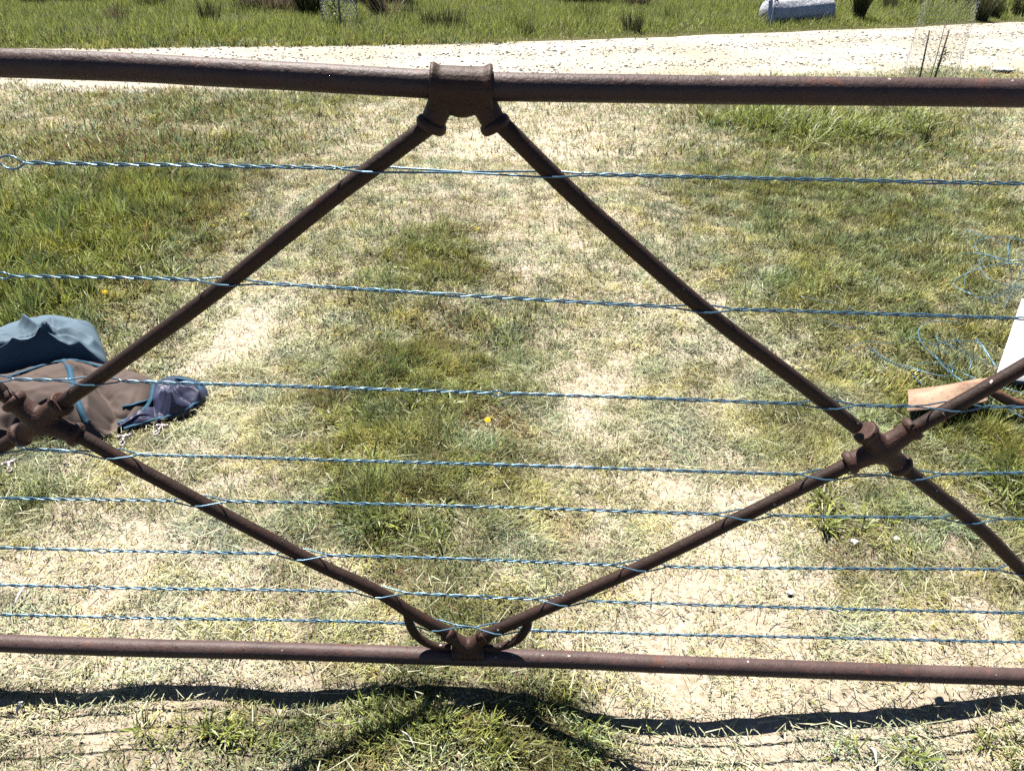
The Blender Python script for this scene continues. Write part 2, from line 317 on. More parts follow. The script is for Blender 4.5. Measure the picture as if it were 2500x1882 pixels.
# ------------------------------------------------------------------ vectorised grass blades
def rand(n, a=0., b=1.): return rng.uniform(a, b, n)
_rp = np.array([(-330, 500), (0, 400), (330, 290), (690, 325), (780, 430), (835, 560), (1000, 690), (1250, 775), (1400, 750), (1560, 775), (1645, 810), (1670, 880), (1590, 970), (1300, 1080), (1000, 1140), (840, 1205), (420, 1205), (0, 1235), (-330, 1275)], float)/3.33+np.array([0, 700.])
RUGP = unp(_rp[:, 0], _rp[:, 1], .008)[:, :2]
def in_poly(x, y, P):
    c = np.zeros(len(x), bool)
    for a, b in zip(P, np.roll(P, -1, 0)):
        k = ((a[1] > y) != (b[1] > y)) & (x < (b[0]-a[0])*(y-a[1])/(b[1]-a[1]+1e-12)+a[0]); c ^= k
    return c
def blade_obj(name, P, length, width, az, lean, curl, C, label, cat, kind='stuff', seg=2, parent=None, group=None, origin=None):
    if kind == 'stuff':
        kp = ~in_poly(P[:, 0], P[:, 1], RUGP); P, length, width, az, lean, curl, C = [a_[kp] for a_ in (P, length, width, az, lean, curl, C)]
    n = len(P); dirh = np.stack([np.cos(az), np.sin(az), 0*az], 1); upv = np.array([0, 0, 1.])
    twist = az+np.pi/2+rand(n, -.9, .9); side = np.stack([np.cos(twist), np.sin(twist), rand(n, -.25, .25)], 1)*width[:, None]*.5
    V = []; pos = P.copy(); ang = lean.copy(); w = 1.0; S = length[:, None]/seg
    for k in range(seg):
        V += [pos-side*(1-.30*k/seg), pos+side*(1-.30*k/seg)]
        pos = pos + S*(dirh*np.sin(ang)[:, None]+upv*np.cos(ang)[:, None]); ang = ang+curl
    V.append(pos); V = np.stack(V, 1); nv = V.shape[1]
    o_ = np.array(origin, float) if origin is not None else np.zeros(3)
    me = bpy.data.meshes.new(name); me.vertices.add(n*nv); me.vertices.foreach_set('co', (V-o_).astype(np.float32).ravel())
    b = (np.arange(n)*nv)[:, None]; loops = []
    for k in range(seg-1): loops.append(np.array([2*k, 2*k+1, 2*k+3, 2*k+2]))
    tri = np.array([2*seg-2, 2*seg-1, 2*seg]); pat = np.concatenate(loops+[tri]) if loops else tri
    tot = np.array([4]*(seg-1)+[3]); me.loops.add(n*len(pat)); me.loops.foreach_set('vertex_index', (b+pat[None]).ravel().astype(np.int32))
    np_ = n*seg; st = np.concatenate([[0], np.cumsum(tot)[:-1]]); me.polygons.add(np_)
    me.polygons.foreach_set('loop_start', ((np.arange(n)*len(pat))[:, None]+st[None]).ravel().astype(np.int32)); me.polygons.foreach_set('loop_total', np.tile(tot, n).astype(np.int32))
    me.update(calc_edges=True); me.materials.append(GRASS)
    a = me.color_attributes.new('Col', 'FLOAT_COLOR', 'POINT')
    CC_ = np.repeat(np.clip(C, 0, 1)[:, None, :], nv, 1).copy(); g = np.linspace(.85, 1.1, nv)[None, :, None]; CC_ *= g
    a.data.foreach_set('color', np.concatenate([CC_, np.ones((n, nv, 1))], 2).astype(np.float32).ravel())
    o = bpy.data.objects.new(name, me); COL.objects.link(o)
    if parent is not None: o.parent = parent
    elif origin is not None: o.location = Vector(o_.tolist())
    if label: tag(o, label, cat, group, kind)
    return o
STRAW = np.array([.47, .47, .22]); PALE = np.array([.62, .62, .40]); OLIVE = np.array([.36, .37, .12]); GRN = np.array([.22, .28, .075]); BRIGHT = np.array([.42, .48, .09]); BLUEG = np.array([.24, .30, .17]); REDB = np.array([.34, .19, .10]); YEL = np.array([.40, .37, .10])
def sector(n, d0, d1, half=R(44), power=2.0):
    u = rand(n); d = (d0**power+u*(d1**power-d0**power))**(1/power); a = rand(n, -1, 1)*np.where(d < 2.0, R(68), half); return d*np.sin(a), d*np.cos(a)
def colours(t, n):
    g = np.clip(t['g']+rng.normal(0, .20, n), 0, 1)[:, None]; k = rand(n)[:, None]
    dry = STRAW*(1-k)+PALE*k; k2 = rand(n)[:, None]; grn = OLIVE*(1-k2)+GRN*k2
    l = np.clip(t['l']*.8+rng.normal(0, .18, n), 0, 1)[:, None]; grn = grn*(1-l)+l*(BRIGHT*(.7+.3*k)+GRN*.3*(1-k))
    c = dry*(1-g)+grn*g
    bl = (rand(n) < .10)[:, None]; c = np.where(bl, BLUEG*(.8+.5*k), c)
    yl = (rand(n) < .10)[:, None]; c = np.where(yl, YEL, c)
    c = c*(.62+.76*np.clip((fbm(t['x'], t['y'], 13, 87, 3)-.28)/.44, 0, 1))[:, None]  # lit tuft tops and shadowed gaps painted into the blade brightness
    hue = (fbm(t['x'], t['y'], 7, 88, 2)-.5)[:, None]; c = c*(1+hue*np.array([.5, .1, -.5]))
    rd = (rand(n) < np.clip(t['red']*.55+.03, 0, .6))[:, None]; c = np.where(rd, REDB*(.6+.6*k), c)
    return c*np.where(rand(n) < .25, rand(n, .25, .6), rand(n, .75, 1.35))[:, None]
def keep_mask(t, x, y, n, lim=1.0): return (rand(n) < (1-t['b']*.93)*lim) & (rand(n) > on_road(x, y, .03)*1.0)
RUGC = up1(190, 960)
def lawn(name, n, d0, d1, lr, wr, label, flat, power=2.0, mound=1.0, seg=2, half=R(44)):
    x, y = sector(n, d0, d1, half, power)
    y_ok = y > .5; x, y = x[y_ok], y[y_ok]; n = len(x); t = turf(x, y); k = keep_mask(t, x, y, n); x, y = x[k], y[k]; t = {a: b[k] for a, b in t.items()}; n = len(x)
    g = t['g']; cl = fbm(x, y, 16, 83, 3); L = rand(n, *lr)*(.45+1.1*np.clip((cl-.3)/.4, 0, 1))*(.65+.5*g+.9*t['l'])*(1+.5*rand(n)**4)*np.clip(.5+.4*(y-1.0)/.8, .5, .88); Wd = rand(n, *wr)*(1+.5*t['l'])
    lean = np.clip(rng.normal(1.25-.5*g-.35*t['l'], .35, n)*flat, .05, 1.52)
    swirl = fbm(x, y, 5, 81, 2)*9; az = np.where(rand(n) < .55, swirl+rng.normal(0, .7, n), rand(n, 0, 2*np.pi))
    P = np.stack([x, y, ground(x, y)-.003+rand(n, 0, 1)*.006*mound], 1)
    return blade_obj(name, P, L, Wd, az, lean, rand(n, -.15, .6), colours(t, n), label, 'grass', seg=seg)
Q = 1.0
lawn('grass', int(330000*Q), .75, 2.7, (.014, .042), (.0014, .0028), 'short patchy turf under and just beyond the rusty gate', 1.0)
lawn('grass', int(330000*Q), 2.7, 5.5, (.018, .050), (.0026, .0048), 'mown green and straw coloured turf in the middle of the paddock', .92)
lawn('grass', int(230000*Q), 5.5, 11.5, (.025, .07), (.005, .009), 'olive turf running up to the near edge of the gravel road', .85)
# fine upright thatch among the near turf
def seedy(name, n, d0, d1, label):
    x, y = sector(n, d0, d1); t = turf(x, y); k = (rand(n) < .10+.8*t['g']*(.3+t['red'])) & (on_road(x, y) < .5) & (y > .55); x, y = x[k], y[k]; n = len(x); t = turf(x, y)
    c = np.where((rand(n) < .5)[:, None], REDB*.8, OLIVE*.8)*rand(n, .5, 1.2)[:, None]
    blade_obj(name, np.stack([x, y, ground(x, y)], 1), rand(n, .05, .10), rand(n, .0008, .0014)*np.clip(y, 1, 4)*.6, rand(n, 0, 6.28), rand(n, .05, .7), rand(n, 0, .3), c, label, 'grass')
seedy('grass_stalk', 16000, .75, 5, 'thin reddish grass stalks standing through the turf')
# coarse wide blades in clumps
def coarse(name, clumps, label, nb=(14, 34), L=(.06, .15), Wd=(.003, .007), jit=.035, bright=1.0):
    P = []; le = []; wi = []; az = []; ln = []; C = []
    for (x, y, s) in clumps:
        n = int(random.randint(*nb)*s); a = rng.uniform(0, 6.28, n); rr = rng.uniform(0, jit, n)*s; px = x+rr*np.cos(a); py = y+rr*np.sin(a)
        P.append(np.stack([px, py, ground(px, py)], 1)); le.append(rng.uniform(*L, n)*s); wi.append(rng.uniform(*Wd, n)); az.append(a+rng.normal(0, .5, n)); ln.append(rng.uniform(.25, 1.25, n))
        k = rng.uniform(0, 1, n)[:, None]; base = BRIGHT*k*bright+GRN*(1-k)*.85; dr = (rng.uniform(0, 1, n) < .14)[:, None]; base = np.where(dr, PALE*.85, base); C.append(base*rng.uniform(.6, 1.15, n)[:, None])
    P = np.concatenate(P); n = len(P)
    blade_obj(name, P, np.concatenate(le), np.concatenate(wi), np.concatenate(az), np.concatenate(ln), rand(n, .05, .55), np.concatenate(C), label, 'grass', seg=3)
SHC = up1(2325, 975)
def clear_of(q): return (np.hypot(q[0]-SHC[0], q[1]-SHC[1]) > .21) & (np.hypot((q[0]-RUGC[0])/.50, (q[1]-RUGC[1])/.34) > 1)
def clumps_in(L, n, smin=.6, smax=1.2):
    out = []
    for _ in range(n):
        cx, cy, rx, ry, w = random.choice(L); px = (cx+random.gauss(0, rx*.6))*K; py = (cy+random.gauss(0, ry*.6))*K; q = up1(px, py)
        if clear_of(q): out.append((q[0], q[1], random.uniform(smin, smax)))
    return out
coarse('coarse_grass', clumps_in([(130, 500, 180, 70, 1), (60, 600, 130, 60, 1), (220, 560, 120, 60, 1), (60, 430, 110, 30, 1)], 300, .45, 1.0), 'long bright green grass clumps behind the blue cloth heap', L=(.06, .17))
coarse('coarse_grass', clumps_in([(780, 1060, 70, 50, 1), (800, 1150, 60, 40, 1), (850, 780, 80, 30, 1), (760, 930, 70, 60, 1), (900, 1130, 90, 60, 1), (960, 870, 90, 50, 1)], 40, .4, .8), 'broad bladed grass clumps on the middle strip between the wheel tracks', L=(.05, .12))
coarse('coarse_grass', clumps_in([(2185, 980, 30, 50, 1), (2120, 880, 80, 30, 1), (1990, 880, 90, 40, 1), (1880, 1130, 90, 60, 1), (2000, 600, 140, 60, 1), (2180, 1060, 30, 40, 1)], 60, .4, .85), 'green grass clumps around the rusty shovel blade', L=(.05, .12))
coarse('coarse_grass', clumps_in([(1730, 272, 110, 16, 1), (1850, 285, 160, 18, 1), (1650, 262, 60, 10, 1)], 130, .8, 1.6), 'bright green grass patch behind the top rail at right', L=(.07, .16), Wd=(.006, .010), jit=.08)
coarse('coarse_grass', clumps_in([(1040, 1580, 160, 45, 1), (820, 1560, 160, 50, 1), (480, 1580, 200, 40, 1), (1250, 1600, 120, 40, 1), (2000, 1620, 200, 30, 1)], 60, .35, .6), 'low green grass clumps in front of the gate shadow', L=(.04, .09), Wd=(.002, .0045))
# flattened straw litter
x, y = sector(26000, .75, 4); t = turf(x, y); k = (rand(len(x)) < .25+t['dry']*.6) & (y > .55); x, y = x[k], y[k]; n = len(x)
blade_obj('straw_litter', np.stack([x, y, ground(x, y)+rand(n, .004, .016)], 1), rand(n, .03, .10)*(.4+.6*rand(n)), rand(n, .0012, .0026), rand(n, 0, 6.28), rand(n, 1.35, 1.6), rand(n, -.1, .12), (PALE*1.05)*rand(n, .65, 1.15)[:, None], 'dry straw litter lying flat on the worn turf', 'dry grass')
# meadow beyond the road
def meadow(n, d0, d1, name, label, lr, wr):
    x, y = sector(n, d0, d1, R(40), 1.7); t_ = road_t(x, y); k = (t_ > .985+(fbm(x, y, 1.2, 91)-.5)*.10) ; x, y = x[k], y[k]; n = len(x)
    tt = road_t(x, y); tall = np.clip((tt-1.03)/.30, .12, 1)*(.45+1.0*fbm(x, y, .9, 93)); c = fbm(x, y, .8, 95)[:, None]; f = fbm(x, y, 3.0, 96)[:, None]; kk = rand(n)[:, None]
    col = np.where(kk < .38+.6*(c-.5), GRN*1.15, np.where(kk < .78, BRIGHT, OLIVE*1.1)); col = np.where(rand(n)[:, None] < .10+.7*np.clip(f-.52, 0, 1)*2, STRAW*.9, col)
    edge = np.clip(1-(tt-1)/.12, 0, 1)[:, None]; col = col*(1-edge*.6)+edge*.6*BLUEG*.8
    blade_obj(name, np.stack([x, y, ground(x, y)-.01], 1), rand(n, *lr)*tall, rand(n, *wr)*(.7+.3*tall), rand(n, 0, 6.28), rng.normal(.35, .3, n).clip(0, 1.3), rand(n, 0, .5), col*rand(n, .5, 1.45)[:, None], label, 'grass')
meadow(int(330000*Q), 9, 19, 'meadow_grass', 'green meadow grass growing beyond the gravel road', (.10, .24), (.007, .013))
meadow(int(150000*Q), 19, 42, 'meadow_grass', 'far meadow grass at the top edge of the view', (.20, .36), (.015, .030))
# weeds creeping over the road shoulder
x, y = sector(60000, 7, 15, R(42)); t_ = road_t(x, y); nz = fbm(x, y, 2.2, 99); k = (((t_ > -.02) & (t_ < .30) & (nz > .60-.10*(x > 0.5)) & (rand(len(x)) < .55)) | ((t_ > .55) & (t_ < .66) & (nz > .70) & (rand(len(x)) < .4))) ; x, y = x[k], y[k]; n = len(x)
blade_obj('road_weeds', np.stack([x, y, ground(x, y)+.004], 1), rand(n, .02, .06), rand(n, .005, .010), rand(n, 0, 6.28), rand(n, .5, 1.4), rand(n, 0, .5), (OLIVE*.8+STRAW*.35)*rand(n, .5, 1.1)[:, None], 'thin brown and green weeds on the shoulder of the gravel road', 'weeds')

# ------------------------------------------------------------------ gravel
def stones(name, x, y, r, C, label, sink=.35):
    n = len(x); base = np.array([[1, 0, 0], [-1, 0, 0], [0, 1, 0], [0, -1, 0], [0, 0, 1], [0, 0, -1.]])
    V = base[None]*rng.uniform(.6, 1.25, (n, 6, 1)) + rng.normal(0, .18, (n, 6, 3)); a = rand(n, 0, 6.28); ca, sa = np.cos(a)[:, None], np.sin(a)[:, None]
    V = np.stack([V[..., 0]*ca-V[..., 1]*sa, V[..., 0]*sa+V[..., 1]*ca, V[..., 2]*.7], -1)*r[:, None, None]; V = V+np.stack([x, y, ground(x, y)+.004+r*(.5-sink)], 1)[:, None]
    F = np.array([[0, 2, 4], [2, 1, 4], [1, 3, 4], [3, 0, 4], [2, 0, 5], [1, 2, 5], [3, 1, 5], [0, 3, 5]]); me = bpy.data.meshes.new(name); me.vertices.add(n*6); me.vertices.foreach_set('co', V.astype(np.float32).ravel())
    L = ((np.arange(n)*6)[:, None, None]+F[None]).ravel(); me.loops.add(len(L)); me.loops.foreach_set('vertex_index', L.astype(np.int32)); me.polygons.add(n*8)
    me.polygons.foreach_set('loop_start', np.arange(0, n*24, 3, dtype=np.int32)); me.polygons.foreach_set('loop_total', np.full(n*8, 3, np.int32)); me.update(calc_edges=True)
    me.materials.append(PEB); at = me.color_attributes.new('Col', 'FLOAT_COLOR', 'POINT'); at.data.foreach_set('color', np.concatenate([np.repeat(C[:, None], 6, 1), np.ones((n, 6, 1))], 2).astype(np.float32).ravel())
    o = bpy.data.objects.new(name, me); COL.objects.link(o); tag(o, label, 'gravel', kind='stuff'); return o
x, y = sector(130000, 7, 22, R(42)); t_ = road_t(x, y)
band = np.exp(-((t_-.68)/.10)**2)+.8*np.exp(-((t_-.27)/.09)**2)+.10+.45*np.exp(-((t_-.95)/.05)**2); k = (t_ > 0) & (t_ < 1.0) & (rand(len(x)) < band*(.35+.9*fbm(x, y, 1.3, 101))*.60); x, y = x[k], y[k]; n = len(x)
g_ = rand(n, .20, .55)[:, None]; C_ = g_*np.array([1, .95, .86]); stones('gravel', x, y, rand(n, .007, .017)*(1+.9*rand(n)**6), C_, 'pale grey gravel stones scattered in bands on the road')
x, y = sector(9000, .8, 4); t = turf(x, y); k = (t['b'] > .25) & (rand(len(x)) < .5); x, y = x[k], y[k]; n = len(x)
stones('soil_crumbs', x, y, rand(n, .001, .004), rand(n, .25, .5)[:, None]*np.array([1, .84, .62]), 'small sandy crumbs on the bare soil patches')

# ================================================================== GATE
G0 = np.array([0.0, GD, 0.0])
gate = empty('farm_gate', G0, 'rusty pipe farm gate with diamond bracing and twisted blue wires', 'gate')
def rough_pipe(pts, r, n=16, per=.012, amp=.02):
    P = smooth_path(pts, 60); L = np.sum(np.linalg.norm(np.diff(P, axis=0), axis=1)); m = max(8, int(L/per)); P = resample(P, m); s = np.arange(m)*per
    rad = r*(1+amp*(fbm(s, s*0+r*99, 14, 7)-.5)*2+amp*.6*(fbm(s, s*0, 60, 9)-.5)); P = P+np.stack([0*s, (fbm(s, 0*s+3, 3, 4)-.5)*.004, (fbm(s, 0*s+9, 3, 6)-.5)*.003], 1); return tube(P, rad, n)
RR = .0186; RD = .0126
TOPL = [(-900, 120), (0, 153), (540, 179), (1100, 209)]; TOPR = [(1140, 211), (1500, 216), (2000, 222), (2500, 228), (3300, 240)]
def extend(P, xl=None, xr=None):
    P = [np.array(q) for q in P]
    if xl is not None: d = (P[1]-P[0])/(P[1][0]-P[0][0]); P[0] = P[0]+d*(xl-P[0][0])
    if xr is not None: d = (P[-1]-P[-2])/(P[-1][0]-P[-2][0]); P[-1] = P[-1]+d*(xr-P[-1][0])
    return np.array(P)
XL, XR_ = -1.85, 1.62
tl = extend(gp(TOPL), xl=XL); trr = extend(gp(TOPR), xr=XR_)
MB().add(*rough_pipe(np.vstack([tl, trr]), RR, 20)).build('top_rail', RUST, gate)
br = extend(gp(BOT_RAIL), XL, XR_); MB().add(*rough_pipe(br, RR, 20)).build('bottom_rail', RUST, gate)
LC = on_gate(101., 1028.); RC = on_gate(2152., 1096.); TJ = on_gate(1127., 212.); BJ = on_gate(1143., 1580.)
D1 = [(1052, 306), (1033, 320), (830, 470), (700, 572), (530, 709), (297, 881), (180, 963), (150, 985)]
D2 = [(1215, 298), (1242, 322), (1333, 412), (1423, 498), (1500, 565), (1729, 763), (1950, 932), (2091, 1043)]
D3 = [(180, 1058), (210, 1073), (300, 1123), (475, 1217), (633, 1300), (780, 1378), (920, 1443), (1001, 1494), (1083, 1538), (1105, 1552)]
D4 = [(1170, 1558), (1198, 1544), (1373, 1467), (1560, 1384), (1808, 1263), (1950, 1193), (2063, 1137), (2095, 1122)]
D5 = [(2210, 1060), (2232, 1047), (2379, 964), (2500, 893)]
D6 = [(2205, 1140), (2227, 1159), (2391, 1288), (2500, 1396)]
D7 = [(60, 1000), (7, 960), (-60, 905)]
D8 = [(60, 1055), (36, 1071), (-40, 1118)]
def rail_z(x, top): return float(np.interp(x, np.r_[tl[:, 0], trr[:, 0]], np.r_[tl[:, 2], trr[:, 2]])) if top else float(np.interp(x, br[:, 0], br[:, 2]))
def far_end(pts, top):
    q = gp(pts); d = q[-1]-q[-2]; e = q[-1].copy()
    for _ in range(4000):
        e = e+d/np.linalg.norm(d)*.0005
        if (top and e[2] > rail_z(e[0], True)-.02) or (not top and e[2] < rail_z(e[0], False)+.03): break
    return np.vstack([q, e[None]])
dpts = [gp(D1), gp(D2), gp(D3), gp(D4), far_end(D5, True), far_end(D6, False), far_end(D7, True), far_end(D8, False)]
URt, LRt, ULt, LLt = [dpts[k][-1] for k in (4, 5, 6, 7)]; print('ENDS', URt, LRt, ULt, LLt)
for P in dpts: MB().add(*rough_pipe(P, RD, 14, .010, .025)).build('brace', RUST2, gate)
for xx, sgn in ((XL, 1), (XR_, -1)):                                # end stiles, just outside the picture
    zt = np.interp(xx, tl[:, 0], tl[:, 2]) if sgn > 0 else np.interp(xx, trr[:, 0], trr[:, 2]); zb = np.interp(xx, br[:, 0], br[:, 2])
    MB().add(*rough_pipe([(xx, GD, zt), (xx, GD, (zt+zb)/2), (xx, GD, zb)], RR, 16)).build('end_stile', RUST, gate)
    for z_ in (zt, zb): MB().add(*sphere((xx, GD, z_), .024, 14, 10)).build('corner_fitting', RUST3, gate)
def arm(mb, c, tip, r0, r1, lip, lipw=.007, bow=None):
    c = np.array(c); tip = np.array(tip); mid = (c+tip)/2+(np.array(bow) if bow is not None else 0); P = smooth_path([c, mid, tip], 14)
    mb.add(*tube(P, np.interp(np.linspace(0, 1, 14), [0, .55, 1], [r0*1.15, r0*.92, r1]), 18)); d = (P[-1]-P[-3]); d /= np.linalg.norm(d)
    q = np.array([-1, -.75, -.35, 0, .35, .75, 1])[:, None]*lipw+0; mb.add(*tube(tip+d*(q+.001), lip*np.array([.90, .97, 1.0, 1.02, 1.0, .96, .88]), 22))
def toward(c, px, py, L):
    t = on_gate(float(px), float(py)); d = t-c; return c+d/np.linalg.norm(d)*L
def cross(c, tips, name='cross_fitting'):
    mb = MB()
    for (px, py, L) in tips: arm(mb, c, toward(c, px, py, L), .0200, .0172, .0218)
    mb.add(*sphere(c, .027, 16, 12, (1.15, .85, 1.1)))
    T = [toward(c, px, py, L*.72) for px, py, L in tips]; order = [0, 1, 2, 3]
    for i in range(4):                                              # webs between neighbouring sockets
        a, b = T[i], T[(i+1) % 4]; m_ = (a+b)/2*.42+c*.58; mb.add(*tube(smooth_path([a, m_, b], 12), .0130, 12))
    o = mb.build(name, RUST3, gate); return fuse(o, .0013, 1)
cross(RC, [(2110, 1052, .048), (2222, 1050, .060), (2216, 1150, .054), (2062, 1135, .056)])
cross(LC, [(28, 975, .052), (165, 972, .056), (190, 1062, .058), (36, 1071, .054)])
# top tee: sleeve round the rail with two sockets
def tee(c, rdir, La, Lb, tipL, tipR, name='tee_fitting'):
    mb = MB(); a = c-rdir*La; b = c+rdir*Lb; s = np.linspace(0, 1, 22); P = a+(b-a)*s[:, None]
    rad = .0262+.0045*(np.exp(-((s-.04)/.07)**2)+np.exp(-((s-.96)/.07)**2)); mb.add(*tube(P, rad, 26))
    for tp, sg in ((tipL, -1), (tipR, 1)):
        st = c+rdir*sg*.018; arm(mb, st, tp, .0195, .0172, .0218)
    mb.add(*sphere(c+np.array([0, 0, -.022]), .021, 14, 10, (1.35, .85, .9))); o = mb.build(name, RUST3, gate); return fuse(o, .0013, 1)
rd = tl[-1]-tl[-2]; rd /= np.linalg.norm(rd); rd2 = trr[1]-trr[0]; rd2 /= np.linalg.norm(rd2); rdm = rd+rd2; rdm /= np.linalg.norm(rdm)
tee(TJ, rdm, .0415, .0415, on_gate(1054., 304.), on_gate(1208., 304.))
for tx, tp in ((ULt[0], tl), (URt[0], trr)):
    cc = np.array([tx, GD, np.interp(tx, tp[:, 0], tp[:, 2])]); tee(cc, rdm, .0415, .0415, cc+np.array([-.042, 0, -.05]), cc+np.array([.042, 0, -.05]))
# foot fitting on the bottom rail with its two curved hooks
def foot(c, tl_, tr_, hooks, name='foot_fitting'):
    mb = MB(); mb.add(*sphere(c+np.array([0, 0, .002]), .020, 16, 12, (1.3, .95, 1.1)))
    arm(mb, c+np.array([-.006, 0, .002]), tl_, .0165, .0140, .0170, .006); arm(mb, c+np.array([.006, 0, .002]), tr_, .0165, .0140, .0170, .006)
    mb.add(*tube([c+np.array([-.034, 0, -.012]), c+np.array([0, 0, -.012]), c+np.array([.034, 0, -.012])], .0195, 18)); o = mb.build(name, RUST3, gate); fuse(o, .0016, 2)
    for h in hooks: MB().add(*tube(smooth_path(h, 26), np.interp(np.linspace(0, 1, 26), [0, .3, 1], [.0085, .0095, .0075]), 12)).build('hook', RUST2, gate)
hL = gp([(994, 1500), (1000, 1522), (1014, 1547), (1040, 1568), (1072, 1578), (1100, 1578)]); hR = gp([(1290, 1506), (1286, 1530), (1268, 1556), (1240, 1573), (1210, 1580), (1180, 1580)])
foot(BJ, on_gate(1093., 1547.), on_gate(1183., 1553.), (hL, hR))
for tx in (LLt[0], LRt[0]):
    cc = np.array([tx, GD, np.interp(tx, br[:, 0], br[:, 2])+.022]); foot(cc, cc+np.array([-.04, 0, .025]), cc+np.array([.04, 0, .025]), (hL-BJ+cc, hR-BJ+cc))
# twisted wires
WIRES = [([(0, 397), (72, 398), (800, 410), (1094, 420), (1369, 426), (1600, 430), (2000, 439), (2500, 449)], [(25, 'B'), (2275, 'e')]),
         ([(0, 673), (362, 679), (539, 686), (700, 695), (1098, 720), (1500, 743), (1707, 753), (2000, 761), (2500, 778)], [(8, 'E'), (1098, 'e'), (2245, 'e')]),
         ([(0, 926), (90, 927), (300, 931), (600, 940), (1300, 962), (1900, 984), (2152, 991), (2500, 994)], [(1215, 'E'), (150, 'x'), (1690, 'e')]),
         ([(0, 1096), (90, 1097), (300, 1109), (600, 1117), (1300, 1137), (1900, 1157), (2114, 1160), (2500, 1154)], [(1175, 'e')]),
         ([(0, 1216), (400, 1221), (800, 1227), (1300, 1240), (1680, 1253), (1900, 1258), (2016, 1261), (2500, 1267)], [(30, 'e'), (1135, 'e'), (2100, 'e')]),
         ([(0, 1337), (250, 1344), (600, 1350), (1100, 1363), (1400, 1375), (1700, 1385), (2105, 1388), (2500, 1390)], [(250, 'E'), (1155, 'e'), (2080, 'e')]),
         ([(0, 1428), (225, 1434), (800, 1442), (961, 1446), (1184, 1457), (1357, 1464), (1700, 1476), (2045, 1486), (2500, 1496)], [(225, 'E'), (1183, 'E'), (2045, 'E')]),
         ([(0, 1500), (270, 1507), (800, 1515), (961, 1520), (1154, 1531), (1357, 1541), (1700, 1550), (2500, 1567)], [(268, 'E'), (1970, 'e')])]
def seg_x(P, Qs):
    """x positions (gate plane) where wire P meets pipe polyline Qs"""
    out = []
    for i in range(len(P)-1):
        for j in range(len(Qs)-1):
            a, b = P[i][[0, 2]], P[i+1][[0, 2]]; c, d = Qs[j][[0, 2]], Qs[j+1][[0, 2]]; r_ = b-a; s_ = d-c; den = r_[0]*s_[1]-r_[1]*s_[0]
            if abs(den) < 1e-12: continue
            t = ((c-a)[0]*s_[1]-(c-a)[1]*s_[0])/den; u = ((c-a)[0]*r_[1]-(c-a)[1]*r_[0])/den
            if 0 <= t <= 1 and 0 <= u <= 1: out.append((a+r_*t)[0])
    return out
WR = .00150; HR = .00185
for wi_, (wp, eyes) in enumerate(WIRES):
    P = extend(gp(wp), XL, XR_); xc = sorted(set(round(v, 3) for Qs in dpts for v in seg_x(P, Qs))); nodes = [(XL, 'C')]+[(v, 'C') for v in xc]
    for ex, k in eyes:
        if k != 'x': nodes.append((on_gate(float(ex), 1000.)[0] if False else float(np.interp(ex, [q[0] for q in wp], gp(wp)[:, 0])), k))
    nodes.append((XR_, 'C')); nodes.sort(); xs_ = np.arange(XL, XR_, .0016); th = np.zeros_like(xs_); sgn = 1; cur = math.pi/2; phases = [cur]
    for (xa, ka), (xb, kb) in zip(nodes[:-1], nodes[1:]):
        L = xb-xa; tgt = 0 if kb != 'C' else math.pi/2; free = L-(.05 if ka == 'C' else .012)-(.05 if kb == 'C' else .012)
        turns = max(0, free)/rng.uniform(.050, .064)*2*math.pi
        if L < .16: turns = math.pi
        nxt = cur+sgn*turns; nxt = round((nxt-tgt)/math.pi)*math.pi+tgt
        a0 = xa+(.042 if ka == 'C' else .010); b0 = xb-(.042 if kb == 'C' else .010)
        if b0 <= a0: a0 = (xa+xb)/2-.004; b0 = a0+.008
        mk = (xs_ >= xa) & (xs_ <= xb); th[mk] = cur+(nxt-cur)*np.clip((xs_[mk]-a0)/(b0-a0), 0, 1); cur = nxt; phases.append(cur)
        if kb in 'eEB': sgn = -sgn
    amp = np.full_like(xs_, HR)
    for v, k in nodes:
        hgt, hl = {'C': (.0150, .050), 'E': (.0055, .010), 'e': (.0024, .010), 'B': (.0095, .020)}[k]
        q = np.clip(1-np.abs(xs_-v)/hl, 0, 1); shape = np.minimum(1, q*1.25) if k == 'C' else np.sin(q*math.pi/2)
        amp = np.maximum(amp, HR+(hgt-HR)*shape)
    zc = np.interp(xs_, P[:, 0], P[:, 2]); zc = np.convolve(np.pad(zc, 20, 'edge'), np.ones(41)/41, 'valid')+.0015*(fbm(xs_, xs_*0+wi_, 12, 3)-.5)
    if wi_ == 0:                                                   # the top wire runs open between the two braces
        c1, c2 = xc[-2] if len(xc) > 1 else 0, xc[-1]
        xs2 = [v for v in xc if -.4 < v < .3]
        if len(xs2) == 2:
            mid = (xs2[0]+xs2[1])/2; mk = (xs_ > xs2[0]) & (xs_ < xs2[1]); q = np.abs(xs_-mid)/((xs2[1]-xs2[0])/2); amp[mk] = HR+(.0150-HR)*np.clip(q[mk]*1.1, 0, 1)
            ph = phases[[i for i, nn in enumerate(nodes) if nn[0] == xs2[0]][0]]; th[mk] = np.where(xs_[mk] < mid, ph, phases[[i for i, nn in enumerate(nodes) if nn[0] == xs2[1]][0]])
    mb = MB()
    for s0 in (0, math.pi):
        Pw = np.stack([xs_, GD+amp*np.sin(th+s0), zc+amp*np.cos(th+s0)], 1); mb.add(*tube(Pw, WR, 6))
    mb.build('twisted_wire', WIRE, gate)

